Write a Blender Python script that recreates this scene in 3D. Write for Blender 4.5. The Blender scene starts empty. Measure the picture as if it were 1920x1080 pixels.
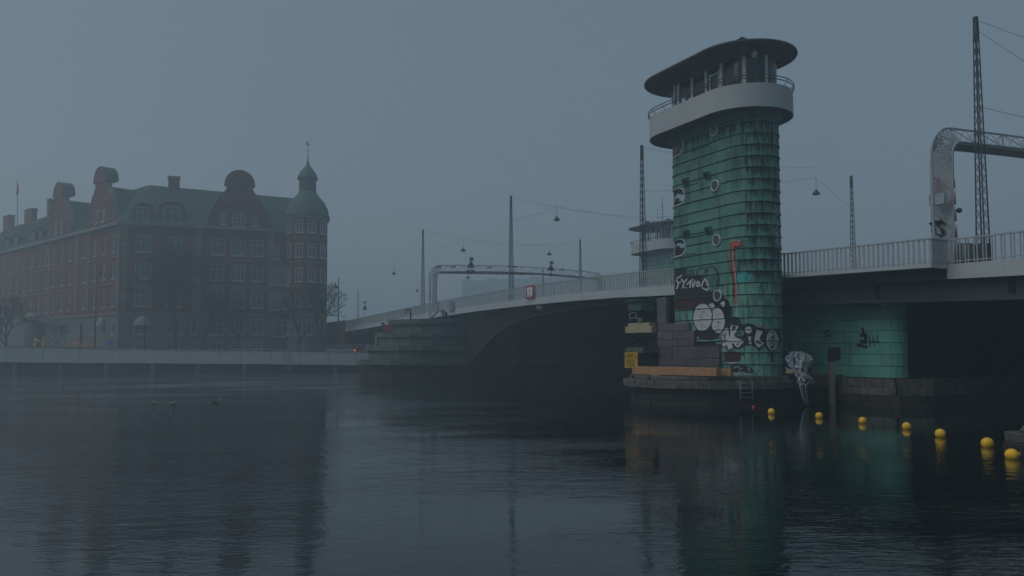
import bpy, math, random
from mathutils import Vector, Matrix, noise

random.seed(7)
sc = bpy.context.scene
col = sc.collection
R = math.radians

# ------------------------------------------------------------------ camera
EYE = Vector((0, 0, 3.2)); FOC = 1500.0; PITCH = math.atan(.05); SHY = 40.0; ROLL = .004
cd = bpy.data.cameras.new('camera'); cam = bpy.data.objects.new('camera', cd); col.objects.link(cam)
cam.matrix_world = Matrix.Translation(EYE) @ Matrix.Rotation(math.pi/2 + PITCH, 4, 'X') @ Matrix.Rotation(-ROLL, 4, 'Z')
cd.sensor_width = 36; cd.lens = FOC/1920*36; cd.shift_y = SHY/1920
cd.clip_start = .1; cd.clip_end = 5000
sc.camera = cam

# ------------------------------------------------------------------ light
SUN_EL, SUN_AZ = R(48), R(-108)             # azimuth from +Y towards +X: low on the left, spread wide by the fog
w = bpy.data.worlds.new('World'); sc.world = w; w.use_nodes = True
nt = w.node_tree; nt.nodes.clear()
sky = nt.nodes.new('ShaderNodeTexSky'); sky.sky_type = 'NISHITA'; sky.sun_disc = False
sky.sun_elevation = SUN_EL; sky.sun_rotation = SUN_AZ
sky.air_density = 1.0; sky.dust_density = 3.0; sky.ozone_density = .6
bg = nt.nodes.new('ShaderNodeBackground'); bg.inputs[1].default_value = .060
wo = nt.nodes.new('ShaderNodeOutputWorld')
oc = nt.nodes.new('ShaderNodeMix'); oc.data_type = 'RGBA'; oc.inputs[0].default_value = .68     # the clear sky mostly hidden by an even overcast
oc.inputs[7].default_value = (1.74, 2.28, 2.62, 1)
nt.links.new(sky.outputs[0], oc.inputs[6]); nt.links.new(oc.outputs[2], bg.inputs[0]); nt.links.new(bg.outputs[0], wo.inputs[0])
ld = bpy.data.lights.new('sun', 'SUN'); ld.energy = .58; ld.angle = R(60); ld.color = (1, .99, .975)
sun = bpy.data.objects.new('sun', ld); col.objects.link(sun)
sd = Vector((math.sin(SUN_AZ)*math.cos(SUN_EL), math.cos(SUN_AZ)*math.cos(SUN_EL), math.sin(SUN_EL)))
sun.rotation_euler = sd.to_track_quat('Z', 'Y').to_euler()
sc.view_settings.view_transform = 'Standard'; sc.view_settings.look = 'None'
sc.view_settings.exposure = .5; sc.view_settings.gamma = 1
sc.view_settings.use_curve_mapping = False
sc.cycles.use_denoising = True
sc.cycles.max_bounces = 6; sc.cycles.diffuse_bounces = 2; sc.cycles.glossy_bounces = 3
sc.cycles.transparent_max_bounces = 12; sc.cycles.volume_bounces = 3
sc.cycles.caustics_reflective = False; sc.cycles.caustics_refractive = False
HAZE_DENS = .0032; HAZE_COL = (.78, .93, 1.0); HAZE_G = .5

# ------------------------------------------------------------------ frames of reference
AX = Vector((-.4507, .8927, 0)); NX = Vector((.8927, .4507, 0))   # along the bridge (away), across it (to the right)
AX.normalize(); NX.normalize()
TH = math.atan2(AX.y, AX.x)
def B(s, n, z=0): return AX*s + NX*n + Vector((0, 0, z))
def _ray(px, py):
    cr, sr = math.cos(ROLL), math.sin(ROLL); c, s = math.cos(PITCH), math.sin(PITCH)
    x2, y2 = px-960, 540+SHY-py
    x, y = (x2*cr + y2*sr)/FOC, (-x2*sr + y2*cr)/FOC
    return Vector((x, c - y*s, s + y*c))
def atY(px, py, Y):
    r = _ray(px, py); return EYE + r*(Y/r.y)
def atZ(px, py, z):
    r = _ray(px, py); return EYE + r*((z-EYE.z)/r.z)
def onN(px, py, n):
    r = _ray(px, py); return EYE + r*(n/(NX.x*r.x + NX.y*r.y))
def sn(P): return P.dot(AX), P.dot(NX), P.z
def lerp(tab, x):
    if x <= tab[0][0]: return tab[0][1]
    for (a, b), (c, d) in zip(tab, tab[1:]):
        if x <= c: return b + (d-b)*(x-a)/(c-a)
    return tab[-1][1]

# ------------------------------------------------------------------ materials
def newmat(name):
    m = bpy.data.materials.new(name); m.use_nodes = True
    nt = m.node_tree; nt.nodes.clear()
    o = nt.nodes.new('ShaderNodeOutputMaterial'); return m, nt, o
def N(nt, t, **k):
    n = nt.nodes.new(t)
    for a, b in k.items():
        if a.startswith('i_'): n.inputs[a[2:].replace('_', ' ')].default_value = b
        else: setattr(n, a, b)
    return n
def coords(nt, scale):
    g = N(nt, 'ShaderNodeNewGeometry'); mp = N(nt, 'ShaderNodeMapping'); mp.inputs['Scale'].default_value = scale
    nt.links.new(g.outputs['Position'], mp.inputs[0]); return mp.outputs[0]
def ramp(nt, fac, stops):
    r = N(nt, 'ShaderNodeValToRGB'); e = r.color_ramp.elements
    e[0].position, e[0].color = stops[0][0], (*stops[0][1], 1); e[1].position, e[1].color = stops[-1][0], (*stops[-1][1], 1)
    for p, c in stops[1:-1]:
        x = e.new(p); x.color = (*c, 1)
    nt.links.new(fac, r.inputs[0]); return r.outputs[0]
def noisef(nt, vec, scale, detail=5, rough=.6):
    n = N(nt, 'ShaderNodeTexNoise'); n.inputs['Scale'].default_value = scale; n.inputs['Detail'].default_value = detail
    n.inputs['Roughness'].default_value = rough; nt.links.new(vec, n.inputs['Vector']); return n.outputs['Fac']
def mixc(nt, fac, a, b, mode='MIX'):
    m = N(nt, 'ShaderNodeMix', data_type='RGBA', blend_type=mode)
    if isinstance(fac, (int, float)): m.inputs[0].default_value = fac
    else: nt.links.new(fac, m.inputs[0])
    for i, v in ((6, a), (7, b)):
        if isinstance(v, tuple): m.inputs[i].default_value = (*v, 1)
        else: nt.links.new(v, m.inputs[i])
    return m.outputs[2]
def grime(name, c1, c2, dirt, rough=.8, scale=2.5, streak=.5, dirt_lo=.52, dirt_hi=.72, rnd=.25, bump=.2, metal=0, gen_top=False, spec=.3):
    """two-tone surface with a blotchy variation, vertical streaks of dirt and a tint of its own for each piece"""
    m, nt, o = newmat(name)
    p1 = coords(nt, (1, 1, 1)); f1 = noisef(nt, p1, scale, 6)
    base = ramp(nt, f1, [(.3, c1), (.7, c2)])
    p2 = coords(nt, (2.2, 2.2, .35)); f2 = noisef(nt, p2, scale*.8, 6, .7)
    if gen_top:
        tc = N(nt, 'ShaderNodeTexCoord'); sp = N(nt, 'ShaderNodeSeparateXYZ'); nt.links.new(tc.outputs['Generated'], sp.inputs[0])
        a = N(nt, 'ShaderNodeMath', operation='MULTIPLY_ADD'); nt.links.new(sp.outputs[2], a.inputs[0]); a.inputs[1].default_value = .16
        nt.links.new(f2, a.inputs[2]); f2 = a.outputs[0]
    d = ramp(nt, f2, [(dirt_lo, (0, 0, 0)), (dirt_hi, (1, 1, 1))])
    ms = N(nt, 'ShaderNodeMath', operation='MULTIPLY'); nt.links.new(d, ms.inputs[0]); ms.inputs[1].default_value = streak
    c = mixc(nt, ms.outputs[0], base, dirt)
    oi = N(nt, 'ShaderNodeObjectInfo')
    rr = N(nt, 'ShaderNodeMapRange'); rr.inputs['To Min'].default_value = 1-rnd; rr.inputs['To Max'].default_value = 1+rnd*.6
    nt.links.new(oi.outputs['Random'], rr.inputs[0])
    vm = N(nt, 'ShaderNodeVectorMath', operation='SCALE'); nt.links.new(c, vm.inputs[0]); nt.links.new(rr.outputs[0], vm.inputs['Scale'])
    b = N(nt, 'ShaderNodeBsdfPrincipled'); nt.links.new(vm.outputs[0], b.inputs['Base Color'])
    b.inputs['Roughness'].default_value = rough; b.inputs['Metallic'].default_value = metal
    b.inputs['Specular IOR Level'].default_value = spec
    if bump:
        f3 = noisef(nt, p1, 14, 6, .7); bm = N(nt, 'ShaderNodeBump'); bm.inputs['Strength'].default_value = bump; bm.inputs['Distance'].default_value = .03
        nt.links.new(f3, bm.inputs['Height']); nt.links.new(bm.outputs[0], b.inputs['Normal'])
    nt.links.new(b.outputs[0], o.inputs[0]); return m
def plain(name, c, rough=.6, metal=0, var=.15, spec=.4):
    k = 1-var
    return grime(name, tuple(x*k for x in c), tuple(min(1, x*(1+var)) for x in c), tuple(x*.45 for x in c), rough, 3, .35, .55, .8, .08, .05, metal, spec=spec)

M = {}
M['copper'] = grime('verdigris copper sheet', (.056, .175, .138), (.112, .262, .208), (.016, .028, .024), .85, 1.1, .9, .49, .68, .07, .15, gen_top=False)
M['copper_stained'] = grime('verdigris copper sheet with black run-off', (.048, .165, .132), (.10, .28, .228), (.007, .012, .012), .8, 2.2, 1.0, .50, .66, .08, .12, gen_top=True)
M['copper_low'] = grime('pale weathered copper sheet', (.085, .28, .225), (.18, .38, .31), (.018, .03, .028), .85, 2.6, .9, .45, .64, .12, .2)
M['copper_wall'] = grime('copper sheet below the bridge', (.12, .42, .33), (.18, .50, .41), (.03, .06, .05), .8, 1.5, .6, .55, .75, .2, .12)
M['copper_shaded'] = grime('copper sheet with painted shade', (.010, .020, .018), (.018, .034, .030), (.006, .008, .008), .85, 1.5, .6)  # near-black copy of the copper: the shade below the deck is in its colour
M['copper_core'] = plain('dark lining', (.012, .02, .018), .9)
M['copper_cap'] = grime('copper moulding', (.03, .08, .065), (.06, .15, .12), (.01, .015, .015), .8)
M['parapet'] = grime('off white parapet', (.32, .35, .365), (.38, .41, .425), (.25, .26, .25), .6, .8, .35, .55, .8, .03, .06)
M['soffit'] = plain('dark painted underside', (.045, .05, .05), .8)
M['roofing'] = plain('dark roof felt', (.04, .042, .042), .85)
M['fogged_roof'] = plain('roof with fog in its colour', (.13, .14, .145), .8)  # distant roof and soffit: paling by the fog is put into the colour
M['cream'] = plain('pale window frame paint', (.42, .45, .45), .55)
M['darkmetal'] = plain('dark grey painted steel', (.035, .04, .043), .5)
M['mast'] = plain('black green painted mast steel', (.028, .034, .036), .55)
M['wire'] = plain('cable', (.03, .03, .032), .6)
M['bridge_grey'] = grime('light grey bridge paint', (.36, .40, .42), (.43, .47, .49), (.22, .24, .25), .5, .7, .45, .55, .8, .02, .03)
M['rail_grey'] = plain('light grey railing paint', (.32, .36, .38), .5)
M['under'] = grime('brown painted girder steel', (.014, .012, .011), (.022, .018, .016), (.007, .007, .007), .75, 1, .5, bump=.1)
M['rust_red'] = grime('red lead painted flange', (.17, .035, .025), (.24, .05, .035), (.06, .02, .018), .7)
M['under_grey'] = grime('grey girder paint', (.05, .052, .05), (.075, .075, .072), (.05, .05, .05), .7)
M['gantry'] = plain('light grey gantry paint', (.30, .34, .36), .5)
M['asphalt'] = plain('asphalt', (.05, .05, .052), .9)
M['granite'] = grime('weathered granite block', (.085, .08, .088), (.135, .125, .132), (.035, .04, .038), .85, 3.5, .6, .48, .7, .28, .5)
M['granite_cold'] = grime('grey quay stone', (.07, .08, .077), (.125, .138, .132), (.03, .036, .034), .85, 2.5, .6, .48, .7, .18, .5)
M['granite_wet'] = grime('algae blackened granite', (.022, .022, .020), (.045, .036, .030), (.012, .02, .012), .6, 3, .6, .48, .7, .3, .4)
M['ledge'] = grime('eroded ledge stone', (.085, .08, .072), (.18, .165, .15), (.028, .035, .026), .85, 4, .75, .45, .62, .2, .9)
M['quay'] = grime('pale concrete quay face', (.31, .345, .36), (.38, .415, .43), (.17, .19, .20), .8, .7, .5, .55, .8, .05, .1)
M['pile'] = plain('dark weathered pile', (.07, .075, .075), .95)
M['quay_dark'] = plain('dark wet concrete', (.03, .035, .035), .9)
M['timber'] = grime('new orange brown timber', (.33, .175, .085), (.43, .25, .13), (.17, .085, .04), .75, 5, .5, rnd=.1)
M['yellow_wood'] = grime('pale yellow painted timber', (.36, .31, .19), (.45, .40, .26), (.14, .09, .05), .8, 6, .6, rnd=.1)
M['post_wood'] = grime('grey mooring timber', (.15, .135, .09), (.24, .21, .15), (.06, .06, .04), .85, 6, .7)
M['yellow'] = plain('yellow sign enamel', (.72, .46, .015), .45)
M['buoy'] = plain('yellow plastic', (.85, .50, .01), .4, var=.08)
M['redplastic'] = plain('red plastic', (.6, .05, .07), .4)
M['black'] = plain('black', (.008, .008, .009), .7)
M['white'] = plain('white enamel', (.7, .72, .72), .5)
M['signred'] = plain('red enamel', (.30, .035, .045), .6)
M['orange_paint'] = plain('orange barrier paint', (.75, .22, .05), .6)
M['blue_paint'] = plain('blue sign paint', (.06, .12, .45), .5)
M['spray_black'] = grime('black spray paint', (.010, .012, .014), (.02, .022, .025), (.04, .02, .02), .7, 3, .4, rnd=.02, bump=.05)
M['spray_white'] = grime('pale spray paint', (.40, .43, .46), (.5, .53, .56), (.28, .31, .34), .7, 6, .6, rnd=.02, bump=.05)
M['spray_grey'] = plain('grey spray lines', (.16, .19, .21), .7)
M['spray_red'] = grime('dark red primer patch', (.035, .012, .013), (.06, .02, .02), (.02, .012, .012), .8, 3, .6, rnd=.02)
M['spray_orange'] = plain('orange spray', (.45, .085, .035), .7)
M['spray_cyan'] = grime('turquoise patch', (.02, .28, .27), (.03, .35, .33), (.03, .2, .18), .7)
M['tarp'] = grime('pale blue grey tarpaulin', (.30, .34, .38), (.45, .50, .55), (.14, .16, .18), .55, 9, .6, .5, .7, .02, .6)
M['brick'] = grime('dark red brick', (.10, .026, .020), (.15, .042, .032), (.05, .024, .02), .85, 1.2, .55, .5, .75, .04, .3)
M['bandstone'] = grime('light stone dressing', (.14, .135, .125), (.19, .18, .165), (.07, .07, .065), .85)
M['basestone'] = grime('grey rusticated ground floor', (.10, .11, .108), (.14, .15, .147), (.06, .065, .06), .85, .8, .5, rnd=.03)
M['greenroof'] = grime('green copper roof', (.035, .085, .073), (.055, .12, .102), (.03, .07, .065), .75, .6, .5, rnd=.05)
M['pane'] = plain('dark window glass', (.03, .038, .042), .12, spec=.6)
M['winframe'] = plain('white window frame', (.33, .37, .38), .6)
M['awning'] = plain('pale awning cloth', (.24, .27, .28), .8)
M['bark'] = plain('wet bark', (.035, .032, .028), .95)
M['leaf'] = grime('sparse late leaves', (.05, .06, .03), (.09, .09, .04), (.03, .04, .02), .9)
M['ground'] = plain('paved quayside', (.12, .12, .12), .95)
M['block'] = plain('pale housing block', (.30, .25, .24), .9)
M['carpaint'] = plain('silver car paint', (.32, .34, .35), .35, .3)
M['tyre'] = plain('tyre rubber', (.02, .02, .02), .9)
M['cabinet'] = plain('grey equipment cabinet', (.15, .17, .175), .6)
M['plumage'] = plain('pale duck plumage', (.35, .33, .30), .9)
M['headgreen'] = plain('dark duck head', (.012, .02, .018), .5)
M['concrete'] = plain('concrete column', (.22, .23, .23), .85)
M['curtain'] = plain('pale curtain', (.4, .43, .42), .9)

def glassmat():
    m, nt, o = newmat('clear window glass')
    lw = N(nt, 'ShaderNodeFresnel'); lw.inputs[0].default_value = 1.5
    t = N(nt, 'ShaderNodeBsdfTransparent'); t.inputs[0].default_value = (.86, .90, .91, 1)
    g = N(nt, 'ShaderNodeBsdfGlossy'); g.inputs['Roughness'].default_value = .02
    mx = N(nt, 'ShaderNodeMixShader'); nt.links.new(lw.outputs[0], mx.inputs[0]); nt.links.new(t.outputs[0], mx.inputs[1]); nt.links.new(g.outputs[0], mx.inputs[2])
    nt.links.new(mx.outputs[0], o.inputs[0]); return m
M['glass'] = glassmat()
def watermat():
    m, nt, o = newmat('harbour water')
    b = N(nt, 'ShaderNodeBsdfPrincipled'); b.inputs['Base Color'].default_value = (.004, .010, .012, 1)
    b.inputs['Roughness'].default_value = .02; b.inputs['IOR'].default_value = 1.5; b.inputs['Specular IOR Level'].default_value = .5
    def wave(sc_, rot, scale, detail, rough=.55, dist=0):
        g = N(nt, 'ShaderNodeNewGeometry'); mp = N(nt, 'ShaderNodeMapping'); mp.inputs['Scale'].default_value = sc_
        mp.inputs['Rotation'].default_value = (0, 0, rot)
        nt.links.new(g.outputs['Position'], mp.inputs[0]); n = N(nt, 'ShaderNodeTexNoise'); n.inputs['Scale'].default_value = scale
        n.inputs['Detail'].default_value = detail; n.inputs['Roughness'].default_value = rough; n.inputs['Distortion'].default_value = dist
        nt.links.new(mp.outputs[0], n.inputs['Vector']); return n.outputs['Fac']
    def mul(a, b, op='MULTIPLY'):
        x = N(nt, 'ShaderNodeMath', operation=op)
        for i, v in ((0, a), (1, b)):
            if isinstance(v, (int, float)): x.inputs[i].default_value = v
            else: nt.links.new(v, x.inputs[i])
        return x.outputs[0]
    w1 = wave((.5, 1.3, 1), R(10), 1.7, 3, .55, .5)
    w2 = wave((.55, 1.5, 1), R(-14), 7.0, 2, .5, .3)
    w3 = wave((1, 1, 1), 0, .35, 2)
    patch = N(nt, 'ShaderNodeMapRange'); patch.inputs['From Min'].default_value = .38; patch.inputs['From Max'].default_value = .62
    patch.inputs['To Min'].default_value = .13; patch.inputs['To Max'].default_value = 1.0
    nt.links.new(wave((.7, 1.6, 1), R(15), .09, 2), patch.inputs[0])
    h = mul(mul(mul(w1, .027), mul(w2, .012), 'ADD'), patch.outputs[0])
    h = mul(h, mul(w3, .012), 'ADD')
    g = N(nt, 'ShaderNodeNewGeometry'); dd = N(nt, 'ShaderNodeVectorMath', operation='DISTANCE'); nt.links.new(g.outputs['Position'], dd.inputs[0]); dd.inputs[1].default_value = (19, 38, 0)
    lee = N(nt, 'ShaderNodeMapRange', interpolation_type='SMOOTHSTEP'); lee.inputs['From Min'].default_value = 6; lee.inputs['From Max'].default_value = 20
    lee.inputs['To Min'].default_value = .10; lee.inputs['To Max'].default_value = 1; nt.links.new(dd.outputs['Value'], lee.inputs[0])   # still water in the lee of the pier
    h = mul(h, lee.outputs[0])
    bm = N(nt, 'ShaderNodeBump'); bm.inputs['Strength'].default_value = 1; bm.inputs['Distance'].default_value = 1.0
    nt.links.new(h, bm.inputs['Height']); nt.links.new(bm.outputs[0], b.inputs['Normal'])
    nt.links.new(b.outputs[0], o.inputs[0]); return m
M['water'] = watermat()

# ------------------------------------------------------------------ mesh builder
class MB:
    def __init__(s): s.v = []; s.f = []; s.sm = []
    def add(s, vs, fs, smooth=False):
        k = len(s.v); s.v += [Vector(x) for x in vs]
        for f in fs: s.f.append(tuple(i+k for i in f)); s.sm.append(smooth)
        return s
    def box(s, c, sz, ax=(1, 0, 0), ay=None, az=(0, 0, 1)):
        c = Vector(c); ax = Vector(ax).normalized(); az = Vector(az).normalized()
        ay = Vector(ay).normalized() if ay is not None else az.cross(ax)
        vs = [c + ax*sz[0]/2*i + ay*sz[1]/2*j + az*sz[2]/2*k for k in (-1, 1) for j in (-1, 1) for i in (-1, 1)]
        return s.add(vs, [(0, 2, 3, 1), (4, 5, 7, 6), (0, 1, 5, 4), (1, 3, 7, 5), (3, 2, 6, 7), (2, 0, 4, 6)])
    def hull8(s, v): return s.add(v, [(0, 2, 3, 1), (4, 5, 7, 6), (0, 1, 5, 4), (1, 3, 7, 5), (3, 2, 6, 7), (2, 0, 4, 6)])
    def tube(s, pts, r, n=6, caps=True, closed=False):
        pts = [Vector(p) for p in pts]; m = len(pts)
        rs = r if isinstance(r, (list, tuple)) else [r]*m
        rings = []; u = None
        for i, p in enumerate(pts):
            if closed: d = pts[(i+1) % m] - pts[i-1]
            else: d = (pts[min(i+1, m-1)] - pts[max(i-1, 0)])
            d = d.normalized() if d.length > 1e-9 else Vector((0, 0, 1))
            if u is None:
                u = d.cross(Vector((0, 0, 1)))
                if u.length < .01: u = d.cross(Vector((1, 0, 0)))
            u = (u - d*u.dot(d)); u = u.normalized() if u.length > 1e-6 else d.orthogonal().normalized(); w_ = d.cross(u)
            rings.append([p + (u*math.cos(2*math.pi*k/n) + w_*math.sin(2*math.pi*k/n))*rs[i] for k in range(n)])
        vs = [q for rg in rings for q in rg]; fs = []
        for i in range(m if closed else m-1):
            j = (i+1) % m
            for k in range(n): fs.append((i*n+k, i*n+(k+1) % n, j*n+(k+1) % n, j*n+k))
        if caps and not closed: fs += [tuple(range(n-1, -1, -1)), tuple((m-1)*n+k for k in range(n))]
        return s.add(vs, fs, n > 4)
    def lathe(s, c, prof, n=16, smooth=True, sx=1, sy=1):
        c = Vector(c); vs = []; fs = []
        for r, z in prof:
            for k in range(n): vs.append(c + Vector((r*sx*math.cos(2*math.pi*k/n), r*sy*math.sin(2*math.pi*k/n), z)))
        for i in range(len(prof)-1):
            for k in range(n): fs.append((i*n+k, i*n+(k+1) % n, (i+1)*n+(k+1) % n, (i+1)*n+k))
        fs += [tuple(range(n-1, -1, -1)), tuple((len(prof)-1)*n+k for k in range(n))]
        return s.add(vs, fs, smooth)
    def prism(s, poly, ex, caps=True):
        """polygon of points swept by the vector ex"""
        poly = [Vector(p) for p in poly]; ex = Vector(ex); n = len(poly)
        fs = [(i, (i+1) % n, (i+1) % n+n, i+n) for i in range(n)]
        if caps: fs += [tuple(range(n-1, -1, -1)), tuple(range(n, 2*n))]
        return s.add(poly + [p+ex for p in poly], fs)
    def build(s, name, mat, parent=None, bevel=0, world=True):
        me = bpy.data.meshes.new(name)
        off = parent_loc(parent) if (parent is not None and world) else Vector()
        me.from_pydata([tuple(v-off) for v in s.v], [], s.f)
        me.polygons.foreach_set('use_smooth', s.sm)
        me.materials.append(mat if not isinstance(mat, str) else M[mat]); me.update()
        o = bpy.data.objects.new(name, me); col.objects.link(o)
        if parent is not None: o.parent = parent
        if bevel:
            b = o.modifiers.new('bevel', 'BEVEL'); b.width = bevel; b.segments = 1; b.limit_method = 'ANGLE'
        return o
def parent_loc(p):
    v = Vector()
    while p is not None: v += p.location; p = p.parent
    return v
def tag(o, label=None, cat=None, group=None, kind=None):
    if label: o['label'] = label
    if cat: o['category'] = cat
    if group: o['group'] = group
    if kind: o['kind'] = kind
    return o
def thing(name, loc, label, cat, group=None, rz=0):
    o = bpy.data.objects.new(name, None); col.objects.link(o); o.location = loc; o.rotation_euler = (0, 0, rz)
    o.empty_display_size = .3
    return tag(o, label, cat, group)
def copy_tree(o, parent=None):
    c = o.copy(); col.objects.link(c)
    if parent is not None: c.parent = parent
    for ch in list(o.children): copy_tree(ch, c)
    return c
def inst(name, mesh, parent, loc, rz=0, rot=None):
    o = bpy.data.objects.new(name, mesh); col.objects.link(o); o.parent = parent; o.location = loc
    o.rotation_euler = rot if rot else (0, 0, rz); return o

# ------------------------------------------------------------------ setting: water, far ground, air
wt = MB(); wt.add([(-1095, -55, 0), (1095, -55, 0), (1095, 1375, 0), (-1095, 1375, 0)], [(0, 1, 2, 3)])
tag(wt.build('water', 'water'), kind='structure')
gd = MB(); gd.prism([(-900, 124, -1), (-30, 122, -1), (60, 190, -1), (700, 190, -1), (900, 1350, -1), (-900, 1350, -1)], (0, 0, 3.35))
tag(gd.build('quayside_ground', 'ground'), kind='structure')
hz = MB(); hz.box((0, 660, 26.5), (2200, 1440, 55.0))
m, nt_, o_ = newmat('fog'); pv = N(nt_, 'ShaderNodeVolumePrincipled')
pv.inputs['Color'].default_value = (*HAZE_COL, 1); pv.inputs['Density'].default_value = HAZE_DENS; pv.inputs['Anisotropy'].default_value = HAZE_G
nt_.links.new(pv.outputs[0], o_.inputs['Volume'])
tag(hz.build('haze', m), kind='stuff')
nbk_ = MB(); nbk_.prism([B(-60, 24.5, -1), B(13.2, 24.5, -1), B(13.2, 90, -1), B(-60, 90, -1)], (0, 0, 1.6))
tag(nbk_.build('near_bank_ground', 'ground'), kind='structure')
# ------------------------------------------------------------------ control tower
TL, TR = 4.68, 1.60                 # straight length and radius of the shaft
BAND = .6625; Z0 = 1.65
def stad(u, r, L=TL, off=0.0, r0=None):
    """point and outward normal of a round-ended wall; u is the arc length at radius r, from the far end of the front face"""
    r0 = r if r0 is None else r0
    P = 2*L + 2*math.pi*r0; u = u % P
    if u < L: c, nrm = Vector((L/2-u, 0, 0)), Vector((0, 1, 0))
    elif u < L+math.pi*r0:
        a = (u-L)/r0; c, nrm = Vector((-L/2, 0, 0)), Vector((-math.sin(a), math.cos(a), 0))
    elif u < 2*L+math.pi*r0: c, nrm = Vector((-L/2+(u-L-math.pi*r0), 0, 0)), Vector((0, -1, 0))
    else:
        a = (u-2*L-math.pi*r0)/r0; c, nrm = Vector((L/2, 0, 0)), Vector((math.sin(a), -math.cos(a), 0))
    return c + nrm*(r+off), nrm
PER = 2*TL + 2*math.pi*TR
def ucuts(u0, u1, L=TL, r=TR, seg=.45, P=None):
    """parameters between u0 and u1: the ends of the straight parts and small steps on the bends"""
    P = P or 2*L+2*math.pi*r
    out = [u0]; u = u0
    while u < u1-1e-6:
        q = u % P; curved = (L-1e-6 <= q < L+math.pi*r-1e-6) or (q >= 2*L+math.pi*r-1e-6)
        nxt = u + (seg if curved else 1e9)
        for b in (L, L+math.pi*r, 2*L+math.pi*r, P, P+L, P+L+math.pi*r, 2*P):
            if u+1e-6 < b < nxt: nxt = b; break
        u = min(nxt, u1); out.append(u)
    return out
TC = AX*37.73 + NX*33.70            # centre of the shaft
def tower_uz(px, py, r=TR):
    """where the sight line through a pixel of the photograph meets the near side of the shaft"""
    ray = _ray(px, py); c, s = math.cos(-TH), math.sin(-TH)
    o = EYE - TC; o = Vector((o.x*c-o.y*s, o.x*s+o.y*c, o.z)); d = Vector((ray.x*c-ray.y*s, ray.x*s+ray.y*c, ray.z))
    best = None
    if d.y:
        t = (r-o.y)/d.y; x = o.x+t*d.x
        if t > 0 and abs(x) <= TL/2: best = (t, TL/2-x)
    for cx in (-TL/2, TL/2):
        ox = o.x-cx; a = d.x**2+d.y**2; b = ox*d.x+o.y*d.y; cc = ox*ox+o.y*o.y-r*r; D = b*b-a*cc
        if D < 0: continue
        t = (-b-math.sqrt(D))/a; x, y = ox+t*d.x, o.y+t*d.y
        if (cx < 0 and x <= 0) or (cx > 0 and x >= 0):
            ang = math.atan2(-x, y) if cx < 0 else math.atan2(x, -y)
            if cx < 0: u = TL + r*(ang if ang >= 0 else ang+2*math.pi)
            else: u = 2*TL+math.pi*r + r*(ang if ang >= 0 else ang+2*math.pi)
            if best is None or t < best[0]: best = (t, u)
    if best is None: return None
    return best[1], (EYE+ray*best[0]).z
GAP = .050
def flare(z):
    f = ((z-Z0)/BAND) % 1.0; return .034*(1-f) + (.028 if f < .07 else 0)
NB = 23; WALLTOP = Z0+NB*BAND
def uw(u): return u if u < PER-3.3 else u-PER    # unwrap: the far cap gets negative numbers
# openings of the three corner windows: they run from the front face round the far cap to the back face
WINS = []
for px, ya, yb in ((1281.5, 256, 289.5), (1284, 351.5, 383.5), (1286, 447.5, 478.5)):
    u1, za = tower_uz(px-6, yb); _, zb = tower_uz(px-6, ya); u1, _ = tower_uz(px, (ya+yb)/2)
    WINS.append((-(PER-2*TL-math.pi*TR)-u1, u1, za, zb))
def rect_cut(rects, hole):
    out = []
    for (a, b, c, d) in rects:
        A, Bq, C, D = hole
        if b <= A or a >= Bq or d <= C or c >= D: out.append((a, b, c, d)); continue
        if c < C: out.append((a, b, c, C))
        if d > D: out.append((a, b, D, d))
        lo, hi = max(c, C), min(d, D)
        if a < A: out.append((a, A, lo, hi))
        if b > Bq: out.append((Bq, b, lo, hi))
    return [r for r in out if r[1]-r[0] > .02 and r[3]-r[2] > .02]
def shell_patch(mb, u0, u1, z0, z1, lip=True, base=-.05):
    us = ucuts(u0, u1); n = len(us); vs = []
    for u in us:
        nrm = stad(u, TR)[1]
        for (o, z) in ((base, z1-GAP), (flare(z1-1e-4), z1-GAP), (.034*.93, z0+.048), (.034*.93+.028, z0+.044), (.034+.028, z0), (base, z0)):
            vs.append(stad(u, TR, off=o, r0=TR)[0] + Vector((0, 0, z)))
    fs = []
    for i in range(n-1):
        a, b = i*6, i*6+6
        fs += [(a+j, a+j+1, b+j+1, b+j) for j in range(5)]
    fs += [(5, 4, 3, 2, 1, 0), tuple(6*n-6+j for j in range(6))]
    mb.add(vs, fs)
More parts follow.
